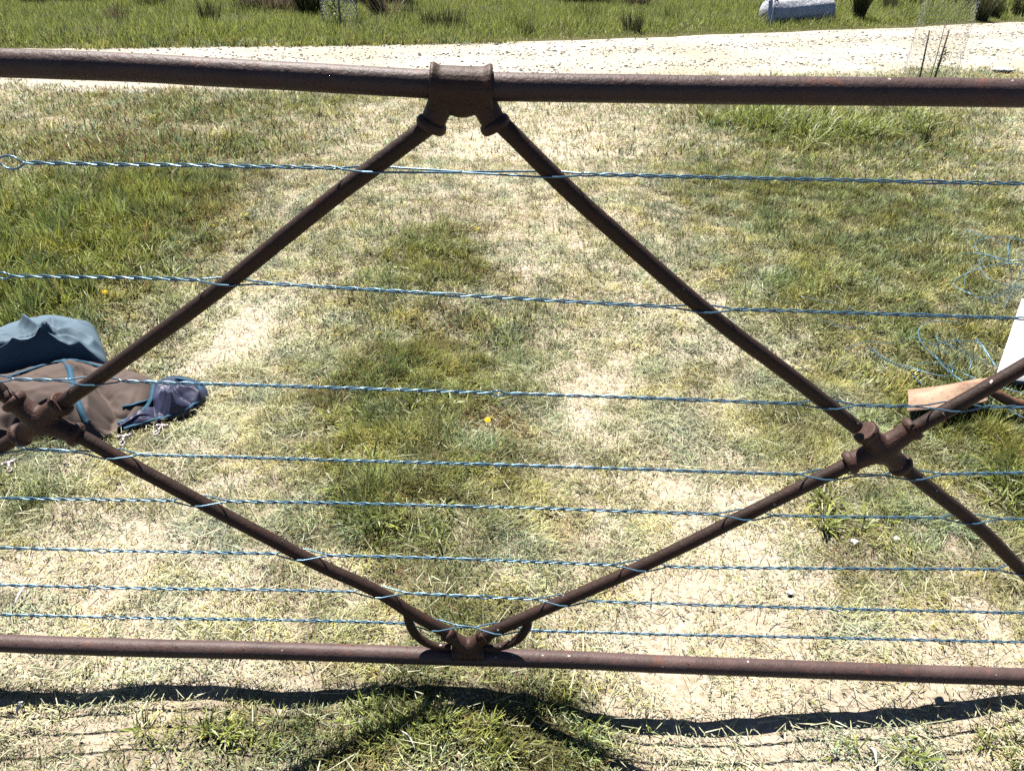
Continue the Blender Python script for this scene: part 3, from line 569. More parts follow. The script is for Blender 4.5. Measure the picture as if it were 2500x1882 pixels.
# ================================================================== HORSE RUG heap on the grass at left
CL_BLUE = simple('light_blue_cloth', (.105, .155, .20), .75, .10, 8, .25, .0012, spec=.2)
CL_TAUPE = simple('taupe_canvas', (.105, .080, .070), .85, .14, 10, .3, .0012, spec=.15)
CL_NAVY = simple('navy_nylon', (.030, .034, .075), .5, .2, 12, .3, .0015, spec=.4)
CL_BIND = simple('blue_binding_tape', (.025, .085, .14), .7, .18, 40, .3, .001, spec=.2)
CLIPM = simple('pinkish_metal', (.50, .42, .45), .35, .15, 30, 0, metal=.5, spec=.6)
def zp(pts, ox, oy, sc): return [(ox+a/sc, oy+b/sc) for a, b in pts]
Zr = lambda pts: zp(pts, 0, 700, 3.33)          # coordinates read in the enlarged view of the heap
def seg_dist(P, L):
    d = np.full(len(P), 1e9)
    for a, b in zip(L[:-1], L[1:]):
        ab = b-a; t = np.clip(((P-a)@ab)/(ab@ab+1e-12), 0, 1); d = np.minimum(d, np.linalg.norm(P-(a+t[:, None]*ab), axis=1))
    return d
SURF = []
def cloth(name, outline, center, zc, ze, folds, mat, parent, noise=.012, nr=70, na=260, edge=.5, thick=.004, seed=0, base=0.0):
    """crumpled sheet: outline in pixels, unprojected at its own height; folds = (polyline px, height, width)"""
    o = np.array(outline, float); o = resample(smooth_path(np.vstack([o, o[:1]]), 400), na+1)[:-1]; O = unp(o[:, 0], o[:, 1], ze)[:, :2]; c = up1(center[0], center[1], zc)[:2]
    rr = np.linspace(0, 1, nr)**.85; P = (c[None, None]+(O-c)[None]*rr[:, None, None]).reshape(-1, 2); q = np.repeat(rr, na)
    h = base+ze+(zc-ze)*(1-q**2.2)**edge
    for f in folds:
        L = np.array(f[0], float); Lw = unp(L[:, 0], L[:, 1], zc)[:, :2]; Lw = smooth_path(Lw, 24) if len(Lw) > 2 else Lw
        d = seg_dist(P, Lw); h = h+f[1]*np.exp(-(d/f[2])**1.15)*np.clip((1-q)*7, 0, 1)
    w1 = fbm(P[:, 0], P[:, 1], 9, 200+seed, 2); h = h+noise*(np.abs(fbm(P[:, 0]+w1*.12, P[:, 1]+w1*.12, 11, 210+seed, 3)-.5)*-4+.6)*np.clip((1-q)*5, 0, 1)+noise*.35*(fbm(P[:, 0], P[:, 1], 40, 220+seed, 2)-.5)
    z = ground(P[:, 0], P[:, 1])+np.maximum(h, .004); V = np.c_[P, z]; lo = V.copy(); lo[:, 2] -= thick
    F = [(i*na+k, i*na+(k+1) % na, (i+1)*na+(k+1) % na, (i+1)*na+k) for i in range(nr-1) for k in range(na)]; n = len(V)
    F2 = [tuple(j+n for j in f[::-1]) for f in F]; last = (nr-1)*na; F3 = [(last+k, last+(k+1) % na, n+last+(k+1) % na, n+last+k) for k in range(na)]
    mb = MB().add(np.vstack([V, lo]), F+F2+F3); SURF.append((P, z)); return mb.build(name, mat, parent)
def drape(pts, lift=.004, n=60, guess=.0, xyw=None):
    p = np.array(pts, float); p = resample(smooth_path(p, 80), n); g = np.full(n, guess); out = None
    for it in range(7):
        w = unp(p[:, 0], p[:, 1], g); z = ground(w[:, 0], w[:, 1]); zz = z.copy()
        for (P, zs) in SURF:
            for i in range(n):
                d = np.hypot(P[:, 0]-w[i, 0], P[:, 1]-w[i, 1]); j = d.argmin()
                if d[j] < .012: zz[i] = max(zz[i], zs[j])
        g = .5*g+.5*(zz-z)
    Wp = np.c_[w[:, :2], zz+lift]; return np.stack([np.convolve(np.pad(Wp[:, k], 6, 'edge'), np.ones(13)/13, 'valid') for k in range(3)], 1)+np.array([0, 0, .002])
def tape(pts, w, mat, parent, name='binding', lift=.004, thick=.0025, **k):
    P = drape(pts, lift, **k); T = np.gradient(P, axis=0); T /= np.linalg.norm(T, axis=1, keepdims=True); S = np.cross(T, [0, 0, 1.]); S /= np.linalg.norm(S, axis=1, keepdims=True)
    V = []; F = []
    for i in range(len(P)):
        V += [P[i]-S[i]*w/2, P[i]+S[i]*w/2, P[i]+S[i]*w/2-[0, 0, thick], P[i]-S[i]*w/2-[0, 0, thick]]
    for i in range(len(P)-1):
        for k_ in range(4): F.append((4*i+k_, 4*i+(k_+1) % 4, 4*i+4+(k_+1) % 4, 4*i+4+k_))
    F += [(0, 1, 2, 3), tuple(4*(len(P)-1)+k_ for k_ in (3, 2, 1, 0))]; return MB().add(V, F).build(name, mat, parent)
rg = up1(190, 1000); rug = empty('horse_rug', (rg[0], rg[1], float(ground(rg[0], rg[1]))), 'crumpled taupe and light blue horse rug with blue binding heaped on the grass', 'horse rug')
# light blue outer shell, folded back
cloth('shell', Zr([(-330, 470), (-120, 400), (0, 365), (200, 285), (330, 262), (440, 255), (560, 275), (690, 300), (760, 320), (810, 420), (860, 560), (850, 640), (700, 680), (300, 760), (0, 800), (-330, 780)]), Zr([(330, 530)])[0], .125, .012,
      [(Zr([(0, 400), (220, 305), (430, 262)]), .012, .035), (Zr([(430, 262), (450, 340), (600, 310), (740, 330)]), .022, .020), (Zr([(225, 325), (330, 395), (470, 440)]), .058, .022), (Zr([(-60, 470), (200, 455), (420, 420)]), .035, .020), (Zr([(20, 500), (250, 480), (430, 455)]), -.055, .020), (Zr([(0, 560), (200, 545), (450, 530), (700, 560), (820, 600)]), .040, .030),
       (Zr([(440, 360), (560, 400), (640, 390)]), -.038, .028), (Zr([(640, 420), (760, 330)]), .030, .018), (Zr([(400, 510), (600, 440), (820, 560)]), .038, .030), (Zr([(0, 640), (120, 560), (260, 520), (420, 520)]), .032, .020), (Zr([(120, 640), (260, 590), (420, 570)]), -.025, .018)],
      CL_BLUE, rug, .008, seed=1, edge=.7)
# taupe inner panel
cloth('lining_panel', Zr([(-330, 740), (0, 745), (60, 700), (250, 630), (430, 585), (560, 575), (700, 600), (800, 640), (1000, 670), (1150, 720), (1260, 770), (1240, 860), (1200, 960), (1130, 1040), (1000, 1110), (960, 1170), (850, 1230), (650, 1260), (420, 1230), (250, 1200), (0, 1260), (-330, 1300)]), Zr([(480, 880)])[0], .120, .010,
      [(Zr([(560, 580), (640, 640), (760, 650)]), .020, .02), (Zr([(740, 660), (850, 800), (900, 940)]), -.085, .055), (Zr([(640, 620), (700, 800), (690, 980)]), .030, .03), (Zr([(300, 980), (420, 1040), (560, 1100)]), -.03, .03), (Zr([(300, 700), (420, 740), (520, 720)]), .014, .02), (Zr([(700, 1040), (900, 1000), (1180, 960)]), .030, .022), (Zr([(720, 1110), (900, 1060), (1100, 1030)]), -.020, .014), (Zr([(760, 1150), (900, 1080), (1000, 1060)]), .024, .016),
       (Zr([(1040, 900), (1150, 860), (1240, 800)]), .020, .02), (Zr([(100, 800), (260, 860), (420, 840)]), .02, .05), (Zr([(0, 1100), (150, 1080)]), .05, .03), (Zr([(0, 1000), (120, 1050)]), -.05, .03), (Zr([(900, 960), (1000, 985), (1160, 930)]), -.018, .014)],
      CL_TAUPE, rug, .009, seed=5, edge=.75)
# navy nylon turned out at the end
cloth('nylon_panel', Zr([(1240, 790), (1400, 735), (1560, 760), (1660, 800), (1690, 880), (1640, 960), (1500, 1050), (1350, 1080), (1160, 1130), (1010, 1150), (950, 1175), (990, 1120), (1130, 1060), (1200, 980), (1230, 880)]), Zr([(1400, 930)])[0], .045, .008,
      [(Zr([(1320, 880), (1430, 960), (1500, 1040)]), .030, .016), (Zr([(1480, 830), (1600, 850), (1650, 900)]), .022, .014), (Zr([(1300, 960), (1340, 1040)]), -.02, .012), (Zr([(1420, 850), (1560, 920)]), -.016, .012), (Zr([(1380, 1000), (1420, 920), (1400, 850)]), .02, .010), (Zr([(1230, 900), (1250, 1020)]), -.03, .02)],
      CL_NAVY, rug, .012, seed=9, nr=60, na=220, edge=.5)
for t_, w_ in ((Zr([(480, 570), (560, 640), (580, 740), (600, 830), (640, 960), (690, 1060), (750, 1170)]), .019), (Zr([(60, 765), (160, 715), (300, 655), (430, 618), (560, 600), (700, 618), (800, 660), (900, 690)]), .012), (Zr([(1255, 790), (1240, 880), (1215, 960), (1130, 1035), (1010, 1095), (950, 1125)]), .014),
               (Zr([(990, 985), (1100, 960), (1215, 925)]), .010), (Zr([(975, 1160), (1100, 1128), (1300, 1082), (1470, 1035), (1590, 970), (1672, 880), (1645, 810), (1550, 775), (1400, 750), (1300, 775)]), .012), (Zr([(-60, 1560), (0, 1500), (40, 1440)]), .014)):
    tape(t_, w_, CL_BIND, rug)
for (cx, cy, a) in ((1010, 1215, .2), (1320, 1130, -.15), (70, 1430, .5)):
    px, py = Zr([(cx, cy)])[0]; c = up1(px, py, .012); mb = MB(); ca, sa = math.cos(a), math.sin(a)
    f = lambda x, y, z=0: c+np.array([x*ca-y*sa, x*sa+y*ca, z]); mb.add(*tube([f(-.020, 0), f(-.018, 0), f(.018, 0), f(.020, 0)], [.003, .0055, .0055, .003], 10))
    mb.add(*tube([f(0, -.002), f(.001, -.018), f(.002, -.030)], [.005, .0045, .004], 8)); t = np.linspace(0, 2*math.pi, 18); mb.add(*tube([f(.003+.007*math.sin(u), -.040+.012*math.cos(u)) for u in t], .0025, 7))
    mb.add(*sphere(f(-.016, -.004), .006, 8, 6)); mb.add(*sphere(f(.017, .002, .002), .0055, 8, 6)); mb.build('clip', CLIPM, rug)

# ================================================================== loose blue wire
def wire_obj(name, curves, r, label, ox=2000, oy=540, sc=3.964, twist=False):
    pts0 = zp(curves[0][0], ox, oy, sc); g0 = up1(*pts0[0]); mb = MB()
    for cv in curves:
        p = np.array(zp(cv[0], ox, oy, sc)); p = resample(smooth_path(p, 120), 90); hs = np.interp(np.linspace(0, 1, 90), np.linspace(0, 1, len(cv[1])), cv[1])
        w = unp(p[:, 0], p[:, 1], hs)
        if twist:
            s = np.arange(90)*.9; mb.add(*tube(w+np.c_[0*s, np.sin(s)*.0022, np.cos(s)*.0022], r, 6)); mb.add(*tube(w-np.c_[0*s, np.sin(s)*.0022, np.cos(s)*.0022], r, 6))
        else: mb.add(*tube(w, r, 6))
    o = mb.build(name, WIRE2, None, origin=(g0[0], g0[1], float(ground(g0[0], g0[1])))); return tag(o, label, 'wire', 'loose blue wire left on the grass')
wire_obj('wire_coil', [([(1410, 80), (1640, 155), (1800, 230), (1982, 350), (2200, 480)], [.10, .12, .08, .03]), ([(2150, 260), (1982, 200), (1850, 160), (1700, 150), (1560, 180), (1505, 240), (1540, 290), (1680, 340), (1850, 380), (1982, 365), (2150, 330)], [.12, .14, .08, .05, .08, .12]),
                       ([(1345, 322), (1450, 312), (1580, 318), (1750, 370), (1982, 440), (2150, 500)], [.05, .07, .06, .03]), ([(2150, 440), (1982, 418), (1850, 410), (1700, 420), (1560, 455), (1400, 520), (1300, 590), (1310, 630), (1450, 700), (1600, 760), (1735, 797)], [.12, .13, .10, .05, .05, .02]),
                       ([(1700, 350), (1560, 400), (1440, 500), (1405, 590), (1440, 680), (1520, 730), (1640, 740), (1800, 690), (1900, 600), (1950, 520), (1982, 460), (2060, 380)], [.08, .05, .02, .02, .05, .08]), ([(1590, 330), (1550, 390), (1570, 480), (1650, 560), (1780, 610), (1982, 650), (2150, 640)], [.06, .04, .02, .02]),
                       ([(1870, 135), (1840, 200), (1830, 350), (1860, 520)], [.14, .10, .02]), ([(1870, 135), (1930, 165), (1982, 210), (2100, 330)], [.14, .12, .06]), ([(2150, 560), (1982, 610), (1880, 680), (1820, 770), (1780, 850)], [.08, .06, .02])], .0016, 'springy open coil of loose blue wire on the grass at the right edge')
wire_obj('wire_offcut', [([(495, 1225), (600, 1310), (700, 1365), (800, 1410), (880, 1450), (945, 1535), (1000, 1580)], [.08, .07, .04, .01])], .0014, 'thick twisted blue wire offcut pointing up beside the shovel blade', twist=True)
wire_obj('wire_offcut', [([(240, 1255), (350, 1195), (470, 1165), (650, 1180), (820, 1155)], [.012, .03, .035, .012])], .0012, 'thin bowed wire offcut lying flat to the left of the wire tangle')
wire_obj('wire_tangle', [([(1440, 1000), (1300, 975), (1150, 970), (1000, 1000), (960, 1080), (1000, 1190), (1100, 1290), (1250, 1400), (1480, 1510), (1640, 1580)], [.02, .04, .07, .08, .05, .05]), ([(920, 1120), (1100, 1190), (1250, 1290)], [.05, .04, .02]), ([(1140, 1100), (1150, 1150), (1300, 1220), (1500, 1310), (1700, 1400)], [.08, .07, .04, .02]),
                         ([(1100, 1200), (1250, 1160), (1400, 1160), (1540, 1175), (1620, 1280), (1740, 1430)], [.05, .06, .06, .03]), ([(1280, 1045), (1370, 1200), (1440, 1290), (1470, 1380), (1440, 1450)], [.12, .08, .04, .01]), ([(1090, 1280), (1200, 1400), (1330, 1510), (1500, 1620), (1760, 1780), (2050, 1940)], [.07, .08, .08, .07, .06]),
                         ([(810, 1385), (960, 1440), (1150, 1490), (1350, 1510), (1620, 1560), (1880, 1640), (2100, 1690)], [.05, .06, .04, .05]), ([(960, 1440), (990, 1520), (1030, 1600)], [.06, .03, .01]), ([(940, 1380), (1050, 1370), (1200, 1395), (1300, 1440)], [.03, .03, .02]), ([(1270, 1380), (1290, 1460), (1240, 1440), (1350, 1330)], [.05, .02, .03]),
                         ([(960, 1445), (975, 1430), (950, 1425), (965, 1450), (985, 1440)], [.06, .065, .06]), ([(1520, 1140), (1580, 1200), (1660, 1330), (1700, 1400)], [.06, .04, .02])], .0015, 'tangle of loose blue wire lying over the shovel blade')
wire_obj('wire_offcut', [([(-180, 730), (0, 765), (150, 790), (300, 835), (440, 920), (600, 1000)], [.03, .03, .02, .006])], .0011, 'fine straight wire offcut half sunk in turf below the second gate wire')
wire_obj('wire_offcut', [([(-40, 950), (0, 955), (150, 995), (300, 1030), (470, 1040)], [.01, .03, .02, .01])], .0011, 'short wire offcut lying left of the tangle just under the second gate wire')
# ================================================================== shovel
SHV = rust('rusted_shovel', (.20, .11, .07), (.50, .36, .26), .9); SHN = rust('shovel_neck_rust', (.11, .050, .03), (.19, .09, .055), .6)
Zs = lambda pts: zp(pts, 2150, 880, 6.32)
s0 = up1(2320, 965); shovel = empty('shovel', (s0[0], s0[1], float(ground(s0[0], s0[1]))), 'rusty square mouthed shovel lying face down in the grass under the blue wire tangle', 'shovel')
c = np.array(Zs([(418, 452), (1540, 272), (1730, 612), (405, 790)])); hz = [.060, .075, .085, .060]; Cn = np.array([unp(np.array([c[i, 0]]), np.array([c[i, 1]]), hz[i])[0] for i in range(4)])
nu, nv_ = 40, 24; V = []; 
for i in range(nu):
    u = i/(nu-1)
    for j in range(nv_):
        v = j/(nv_-1); uu = u; inset = .5*(1-math.sqrt(max(0, 1-max(0, (u-.88)/.12)**2)))*.5; vv = inset+(1-2*inset)*v
        if u < .10: vv = vv
        p = (Cn[0]*(1-uu)+Cn[1]*uu)*(1-vv)+(Cn[3]*(1-uu)+Cn[2]*uu)*vv; h = .030*math.sin(math.pi*v)*(.45+.55*u)+.012*u*math.exp(-((v-.5)/.12)**2)*(u > .35)*min(1, (u-.35)*3)
        V.append(p+np.array([0, 0, h-.004*math.sin(6*v+3*u)]))
V = np.array(V); F = [(i*nv_+j, i*nv_+j+1, (i+1)*nv_+j+1, (i+1)*nv_+j) for i in range(nu-1) for j in range(nv_-1)]; n = len(V); lo = V-np.array([0, 0, .003]); F2 = [tuple(k+n for k in f[::-1]) for f in F]
rim = [i*nv_ for i in range(nu)]+[(nu-1)*nv_+j for j in range(1, nv_)]+[i*nv_+nv_-1 for i in range(nu-2, -1, -1)]+[j for j in range(nv_-2, 0, -1)]; F3 = [(rim[k], rim[(k+1) % len(rim)], n+rim[(k+1) % len(rim)], n+rim[k]) for k in range(len(rim))]
MB().add(np.vstack([V, lo]), F+F2+F3).build('blade', SHV, shovel)
npx = Zs([(1560, 420), (1680, 450), (1780, 510), (1880, 570), (2000, 630), (2212, 690), (2500, 740)]); hh = [.095, .105, .100, .085, .065, .05, .045]
NP = np.array([unp(np.array([p[0]]), np.array([p[1]]), h)[0] for p, h in zip(npx, hh)]); MB().add(*tube(smooth_path(NP, 40), np.interp(np.linspace(0, 1, 40), [0, .2, .5, 1], [.010, .016, .017, .0165]), 14)).build('socket', SHN, shovel)
he = NP[-1]; hd = (NP[-1]-NP[-2]); hd[2] = 0; hd /= np.linalg.norm(hd); MB().add(*tube([he-hd*.02, he+hd*.3-[0, 0, .01], he+hd*.6-[0, 0, .02], he+hd*.95-[0, 0, .03]], .0165, 12)).build('handle', simple('weathered_handle', (.30, .22, .15), .8, .2, 30, .3, .002), shovel)
# ================================================================== white sack at the right edge
WHITE = simple('white_plastic', (.78, .78, .77), .45, .03, 12, .05, .001)
q0 = unp(np.array([2437., 2502., 3000., 3000.]), np.array([905., 712., 760., 960.]), .085)[:, :2]; tb = q0.mean(0); tz = float(ground(tb[0], tb[1])); sack = empty('sack', (tb[0], tb[1], tz), 'full white plastic feed sack lying on the grass at the right edge above the shovel', 'sack')
def pillow(q, h, n=60, name='sack_body'):
    V = []; F = []
    for side in (1, -1):
        for i in range(n):
            for j_ in range(n):
                u, v = i/(n-1), j_/(n-1); P = (q[0]*(1-u)+q[3]*u)*(1-v)+(q[1]*(1-u)+q[2]*u)*v; e = (1-abs(2*u-1)**7)*(1-abs(2*v-1)**7); z = .045+side*(.045*max(e, 0)**.45+0)
                if side > 0: z += .006*(float(fbm(np.array([P[0]]), np.array([P[1]]), 11, 400, 3)[0])-.5)*e+.010*math.exp(-((u-.13-.03*math.sin(6*v))/.012)**2)*e
                V.append((P[0], P[1], tz+z-.004))
        b = 0 if side > 0 else n*n
        for i in range(n-1):
            for j_ in range(n-1):
                f = (b+i*n+j_, b+(i+1)*n+j_, b+(i+1)*n+j_+1, b+i*n+j_+1); F.append(f if side > 0 else f[::-1])
    return MB().add(V, F).build(name, WHITE, sack)
pillow(q0, .09)
sm = []
for k in range(40):
    v = k/39; P = q0[0]*(1-v)+q0[1]*v; sm.append((P[0]+.004, P[1], tz+.045+.006*math.sin(30*v)))
MB().add(*tube(np.array(sm), .0045, 8)).build('stitched_seam', WHITE, sack)

# ================================================================== silvery bundle beyond the road
m = NT('silver_wrap'); f = m.noise(6, 5, .7); m.col(m.ramp(f, [(.3, (.42, .43, .47)), (.7, (.66, .67, .70))])); m.rough(.33); m.b.inputs['Specular IOR Level'].default_value = .6; wv = m.noise(9, 5, .7); m.bump(wv, .8, .05); WRAP = m.m
def bundle():
    a = up1(1882, 63); b = up1(2026, 56); d = (b-a); L = np.linalg.norm(d[:2]); d /= np.linalg.norm(d); r = .21; gz = float(ground(a[0], a[1])); side = np.array([-d[1], d[0], 0]); c0 = a+side*.13; c0[2] = gz+r-.02
    e = empty('wrapped_roll', (c0[0], c0[1], gz), 'silvery wrapped roll lying in the grass beyond the gravel road', 'roll'); s = np.linspace(0, 1, 60); n = 48; V = []; F = []
    for i, u in enumerate(s):
        rr = r*(1-.05*abs(2*u-1)**6)
        for k in range(n):
            t = 2*math.pi*k/n; w = 1+.045*(fbm(np.array([u*3]), np.array([t*1.2]), 1.6, 300)[0]-.5)*2+.02*math.sin(9*t+5*u); V.append(c0+d*(u*L)+(side*math.cos(t)+np.array([0, 0, 1])*math.sin(t))*rr*w)
    F = [(i*n+k, i*n+(k+1) % n, (i+1)*n+(k+1) % n, (i+1)*n+k) for i in range(59) for k in range(n)]; F += [tuple(range(n))[::-1], tuple(59*n+k for k in range(n))]; MB().add(V, F).build('wrapping', WRAP, e)
    V = []; F = []; m_ = 14                                             # loose flap of wrapping at the near end, split down the middle
    for part in (-1, 1):
        b0 = len(V)
        for i in range(m_):
            u = i/(m_-1)
            for j in range(7):
                v = j/6; lat = (-.16 if part < 0 else -.065)+v*.085; V.append(c0+d*(lat+.075*u*(.6+.4*(part > 0)))+side*(-r*.95+.10*u)+np.array([0, 0, -r+.02+u*(2*r-.02)])+side*.012*math.sin(7*v+5*u))
        F += [(b0+i*7+j, b0+i*7+j+1, b0+(i+1)*7+j+1, b0+(i+1)*7+j) for i in range(m_-1) for j in range(6)]
    o = MB().add(V, F).build('flap', WHITE, e); so_ = o.modifiers.new('s', 'SOLIDIFY'); so_.thickness = .012
bundle()

# ================================================================== tree guards, stakes, saplings
BAMB = simple('bamboo_stake', (.30, .22, .14), .8, .3, 60, .3, .001); MESH = simple('galvanised_mesh', (.26, .28, .28), .6, .1, 20, 0, metal=.2, spec=.3); GREYST = simple('pale_stake', (.40, .40, .36), .7, .2, 30, .2, .002)
def hexmesh(c, r, h, cell, wr, lean=(0, 0)):
    n = max(8, int(2*math.pi*r/cell)); rows = int(h/(cell*.62)); mb = MB(); V = []; F = []
    def pt(i, j, o): a = 2*math.pi*(i+o)/n; z = j*cell*.62; rr = r*(1+.03*math.sin(3*a+z*4)); return np.array([c[0]+rr*math.cos(a)+lean[0]*z, c[1]+rr*math.sin(a)+lean[1]*z, c[2]+z])
    seg = []
    for j in range(rows):
        o = .5*(j % 2)
        for i in range(n):
            p = pt(i, j, o); q = p+np.array([0, 0, cell*.30]); seg.append((p, q)); a = pt(i, j+1, .5 if j % 2 == 0 else 0); b = pt(i-1 if j % 2 == 0 else i+1, j+1, .5 if j % 2 == 0 else 0); seg.append((q, a)); seg.append((q, b))
    for p, q in seg:
        d = q-p; d /= np.linalg.norm(d); s1 = np.cross(d, [.3, .5, .8]); s1 /= np.linalg.norm(s1); s2 = np.cross(d, s1); k0 = len(V)
        for t in (p, q):
            for k in range(3): an = 2.094*k; V.append(t+wr*(math.cos(an)*s1+math.sin(an)*s2))
        F += [(k0+k, k0+(k+1) % 3, k0+3+(k+1) % 3, k0+3+k) for k in range(3)]
    return mb.add(V, F)
def sapling(base, top, label, nl=60, spread=.10, lsize=.05, stemh=.5):
    base = np.array(base); e = empty('sapling', base, label, 'sapling'); P = smooth_path([base, base+(top-base)*.5+np.array([.01, 0, 0]), top], 14); MB().add(*tube(P, np.linspace(.005, .002, 14), 6)).build('stem', BAMB, e)
    n = nl; u = rand(n, .25, 1.0); B = base+(top-base)*u[:, None]; az = rand(n, 0, 6.28); B = B+np.stack([np.cos(az), np.sin(az), rand(n, -.2, .2)], 1)*rand(n, 0, spread)[:, None]
    blade_obj('foliage', B-np.array(e.location), rand(n, lsize*.7, lsize*1.3), rand(n, lsize*.35, lsize*.55), az, rand(n, .6, 1.6), rand(n, 0, .5), (GRN*1.1)*rand(n, .5, 1.3)[:, None], None, None, seg=2, parent=e); return e
# near right guard
gb = up1(2262, 214); gz = float(ground(gb[0], gb[1])); g1 = empty('tree_guard', (gb[0], gb[1], gz), 'wire netting tree guard with bamboo stakes on the near verge of the gravel road', 'tree guard', 'wire netting tree guards')
hexmesh((gb[0], gb[1], gz), .25, .92, .060, .0013).build('netting', MESH, g1)
def stake(px0, py0, px1, py1, r, mat, par, dist_y=None, name='stake'):
    a = up1(px0, py0); d = ray(float(px1), float(py1)); t = (a[1])/d[1]; b = CAM+d*t; MB().add(*tube([a, (a+b)/2+np.array([.003, 0, 0]), b], [r*1.05, r, r*.9], 7)).build(name, mat, par); return a, b
stake(2240, 213, 2269, 75, .009, BAMB, g1); stake(2275, 215, 2317, 73, .010, BAMB, g1); sa_, sb_ = stake(2266, 212, 2309, 54, .0045, BAMB, g1)
sapling(up1(2268, 211), up1(2268, 211)+np.array([.07, .0, .36]), 'small leafy sapling inside the netting guard near the gravel road', 46, .11, .055)
# far left guard
gb = up1(831, 68); gz = float(ground(gb[0], gb[1])); g2 = empty('tree_guard', (gb[0], gb[1], gz), 'wire netting tree guard with one pale stake in the far meadow', 'tree guard', 'wire netting tree guards')
hexmesh((gb[0], gb[1], gz), .27, 1.0, .080, .0034, (-.02, 0)).build('netting', MESH, g2)
a_ = up1(834, 74); MB().add(*tube([a_, a_+np.array([-.02, 0, 1.1])], .014, 8)).build('stake', GREYST, g2)
b_ = up1(821, 72); sapling(b_, b_+np.array([-.01, 0, .8]), 'dark leafy sapling inside the far netting guard beyond the road', 150, .12, .07)

# ================================================================== rushes and tussocks
def clump(px, py, n, h, rad, lean, kind, label, cat='rush', group='dark rush clumps in the meadow', name='rush_clump', wid=(.006, .012), dirx=0.0):
    h = h*1.05; n = int(n*1.0); b = up1(px, py); b[2] = float(ground(b[0], b[1])); r_ = rad*np.sqrt(rand(n)); a = rand(n, 0, 6.28); P = np.stack([b[0]+r_*np.cos(a), b[1]+r_*np.sin(a)*.8, 0*a], 1); P[:, 2] = ground(P[:, 0], P[:, 1])-.01
    az = a+rng.normal(0, .6, n); ln = np.abs(rng.normal(lean, lean*.6+.03, n)).clip(0, 1.3); k = rand(n)[:, None]
    pal = {'dark': (np.array([.045, .060, .020]), np.array([.13, .125, .060])), 'brown': (np.array([.10, .080, .045]), np.array([.30, .25, .16])), 'straw': (STRAW*.7, PALE), 'green': (GRN*.7, OLIVE*.9), 'black': (np.array([.016, .024, .010]), np.array([.06, .065, .030]))}[kind]  # black set: deep shadow around the big clumps put into their blade colour
    c = (pal[0]*(1-k)+pal[1]*k)*rand(n, .6, 1.15)[:, None]
    if dirx: az = np.where(rand(n) < .8, math.pi if dirx < 0 else 0, az); ln = rand(n, .3, .8)*abs(dirx)
    return blade_obj(name, P, rand(n, .45, 1.05)*h, rand(n, *wid), az, ln, rand(n, .0, .22), c, label, cat, kind=None, seg=3, group=group, origin=b)
M = 'dark rush clumps in the meadow'
clump(90, 18, 220, .55, .22, .30, 'dark', 'dark loose rush clump at the top left corner of the meadow')
clump(200, 8, 700, .8, .50, .35, 'black', 'wide blackish rush mound along the top left edge of the meadow')
clump(290, 62, 90, .40, .10, .35, 'brown', 'thin bleached twiggy rush just beyond the left end of the road')
clump(375, 24, 170, .5, .20, .3, 'dark', 'low dark rush left of the bleached hay tuft, at the frame top')
clump(398, 10, 150, .7, .16, .25, 'dark', 'upright dark rush touching the top edge above the gravel left of the hay tuft')
clump(515, 72, 170, .48, .13, .22, 'dark', 'small upright dark rush immediately left of the bleached hay tuft')
clump(583, 66, 420, .22, .16, .85, 'straw', 'bleached dome shaped tuft of dead grass in the green meadow', 'tussock', None, 'dead_tussock', (.006, .012))
clump(600, 40, 120, .45, .20, .3, 'dark', 'sparse dark rush directly behind the bleached hay tuft')
clump(665, 34, 800, .60, .42, .45, 'brown', 'broad brown tussock with grey stems between the hay tuft and the far tree guard')
clump(757, 42, 420, .85, .17, .22, 'black', 'tall blackish rush immediately left of the far tree guard')
clump(700, 16, 500, .9, .40, .35, 'dark', 'tall dark rush mass behind the broad brown tussock')
clump(880, 18, 450, .8, .28, .3, 'black', 'blackish rush immediately right of the far tree guard')
clump(946, 54, 420, .85, .14, .5, 'brown', 'brown rush leaning left beside the far tree guard', dirx=-1)
clump(965, 18, 600, .75, .28, .22, 'black', 'squarish black rush at the top edge right of the leaning brown rush')
clump(1085, 72, 300, .34, .34, .2, 'dark', 'long low band of dark rushes above the top tee fitting')
clump(1000, 48, 90, .35, .12, .2, 'dark', 'small dark rush between the leaning brown rush and the low rush band')
clump(1280, 84, 90, .34, .14, .2, 'green', 'sparse green rush beside the gravel edge right of centre')
clump(1432, 54, 150, .38, .22, .2, 'green', 'pale green rush patch below the widest black rush')
clump(1425, 16, 900, .75, .50, .3, 'black', 'widest black rush mound at the top edge right of centre')
clump(1552, 26, 300, .6, .22, .25, 'brown', 'grey brown rush between the widest black mound and the silvery roll')
clump(1545, 80, 130, .36, .14, .2, 'dark', 'small rush close to the gravel edge left of the silvery roll')
clump(1640, 60, 70, .36, .12, .2, 'green', 'faint green rush nearest the left end of the silvery roll')
clump(1895, 22, 120, .5, .20, .25, 'dark', 'rush rising behind the silvery roll')
clump(2094, 52, 420, .70, .095, .10, 'black', 'tall narrow dark rush immediately right of the silvery roll')
clump(2168, 34, 160, .5, .10, .2, 'dark', 'slim dark rush second to the right of the silvery roll')
clump(2228, 22, 130, .5, .12, .2, 'dark', 'low dark rush just left of the near netting guard')
clump(2396, 52, 260, .60, .11, .18, 'dark', 'dark rush just right of the near netting guard')
clump(2426, 46, 200, .55, .10, .18, 'dark', 'dark rush beside the gravel at the top right, second from the netting guard')
clump(2485, 42, 200, .55, .12, .2, 'dark', 'dark rush at the top right corner of the meadow')
clump(2350, 20, 220, .6, .25, .3, 'brown', 'brown rush showing behind the near netting guard')
clump(2255, 358, 46, .24, .020, .22, 'dark', 'lone dark wispy rush tuft on the lawn below the right end of the top rail', group=None, wid=(.004, .007))
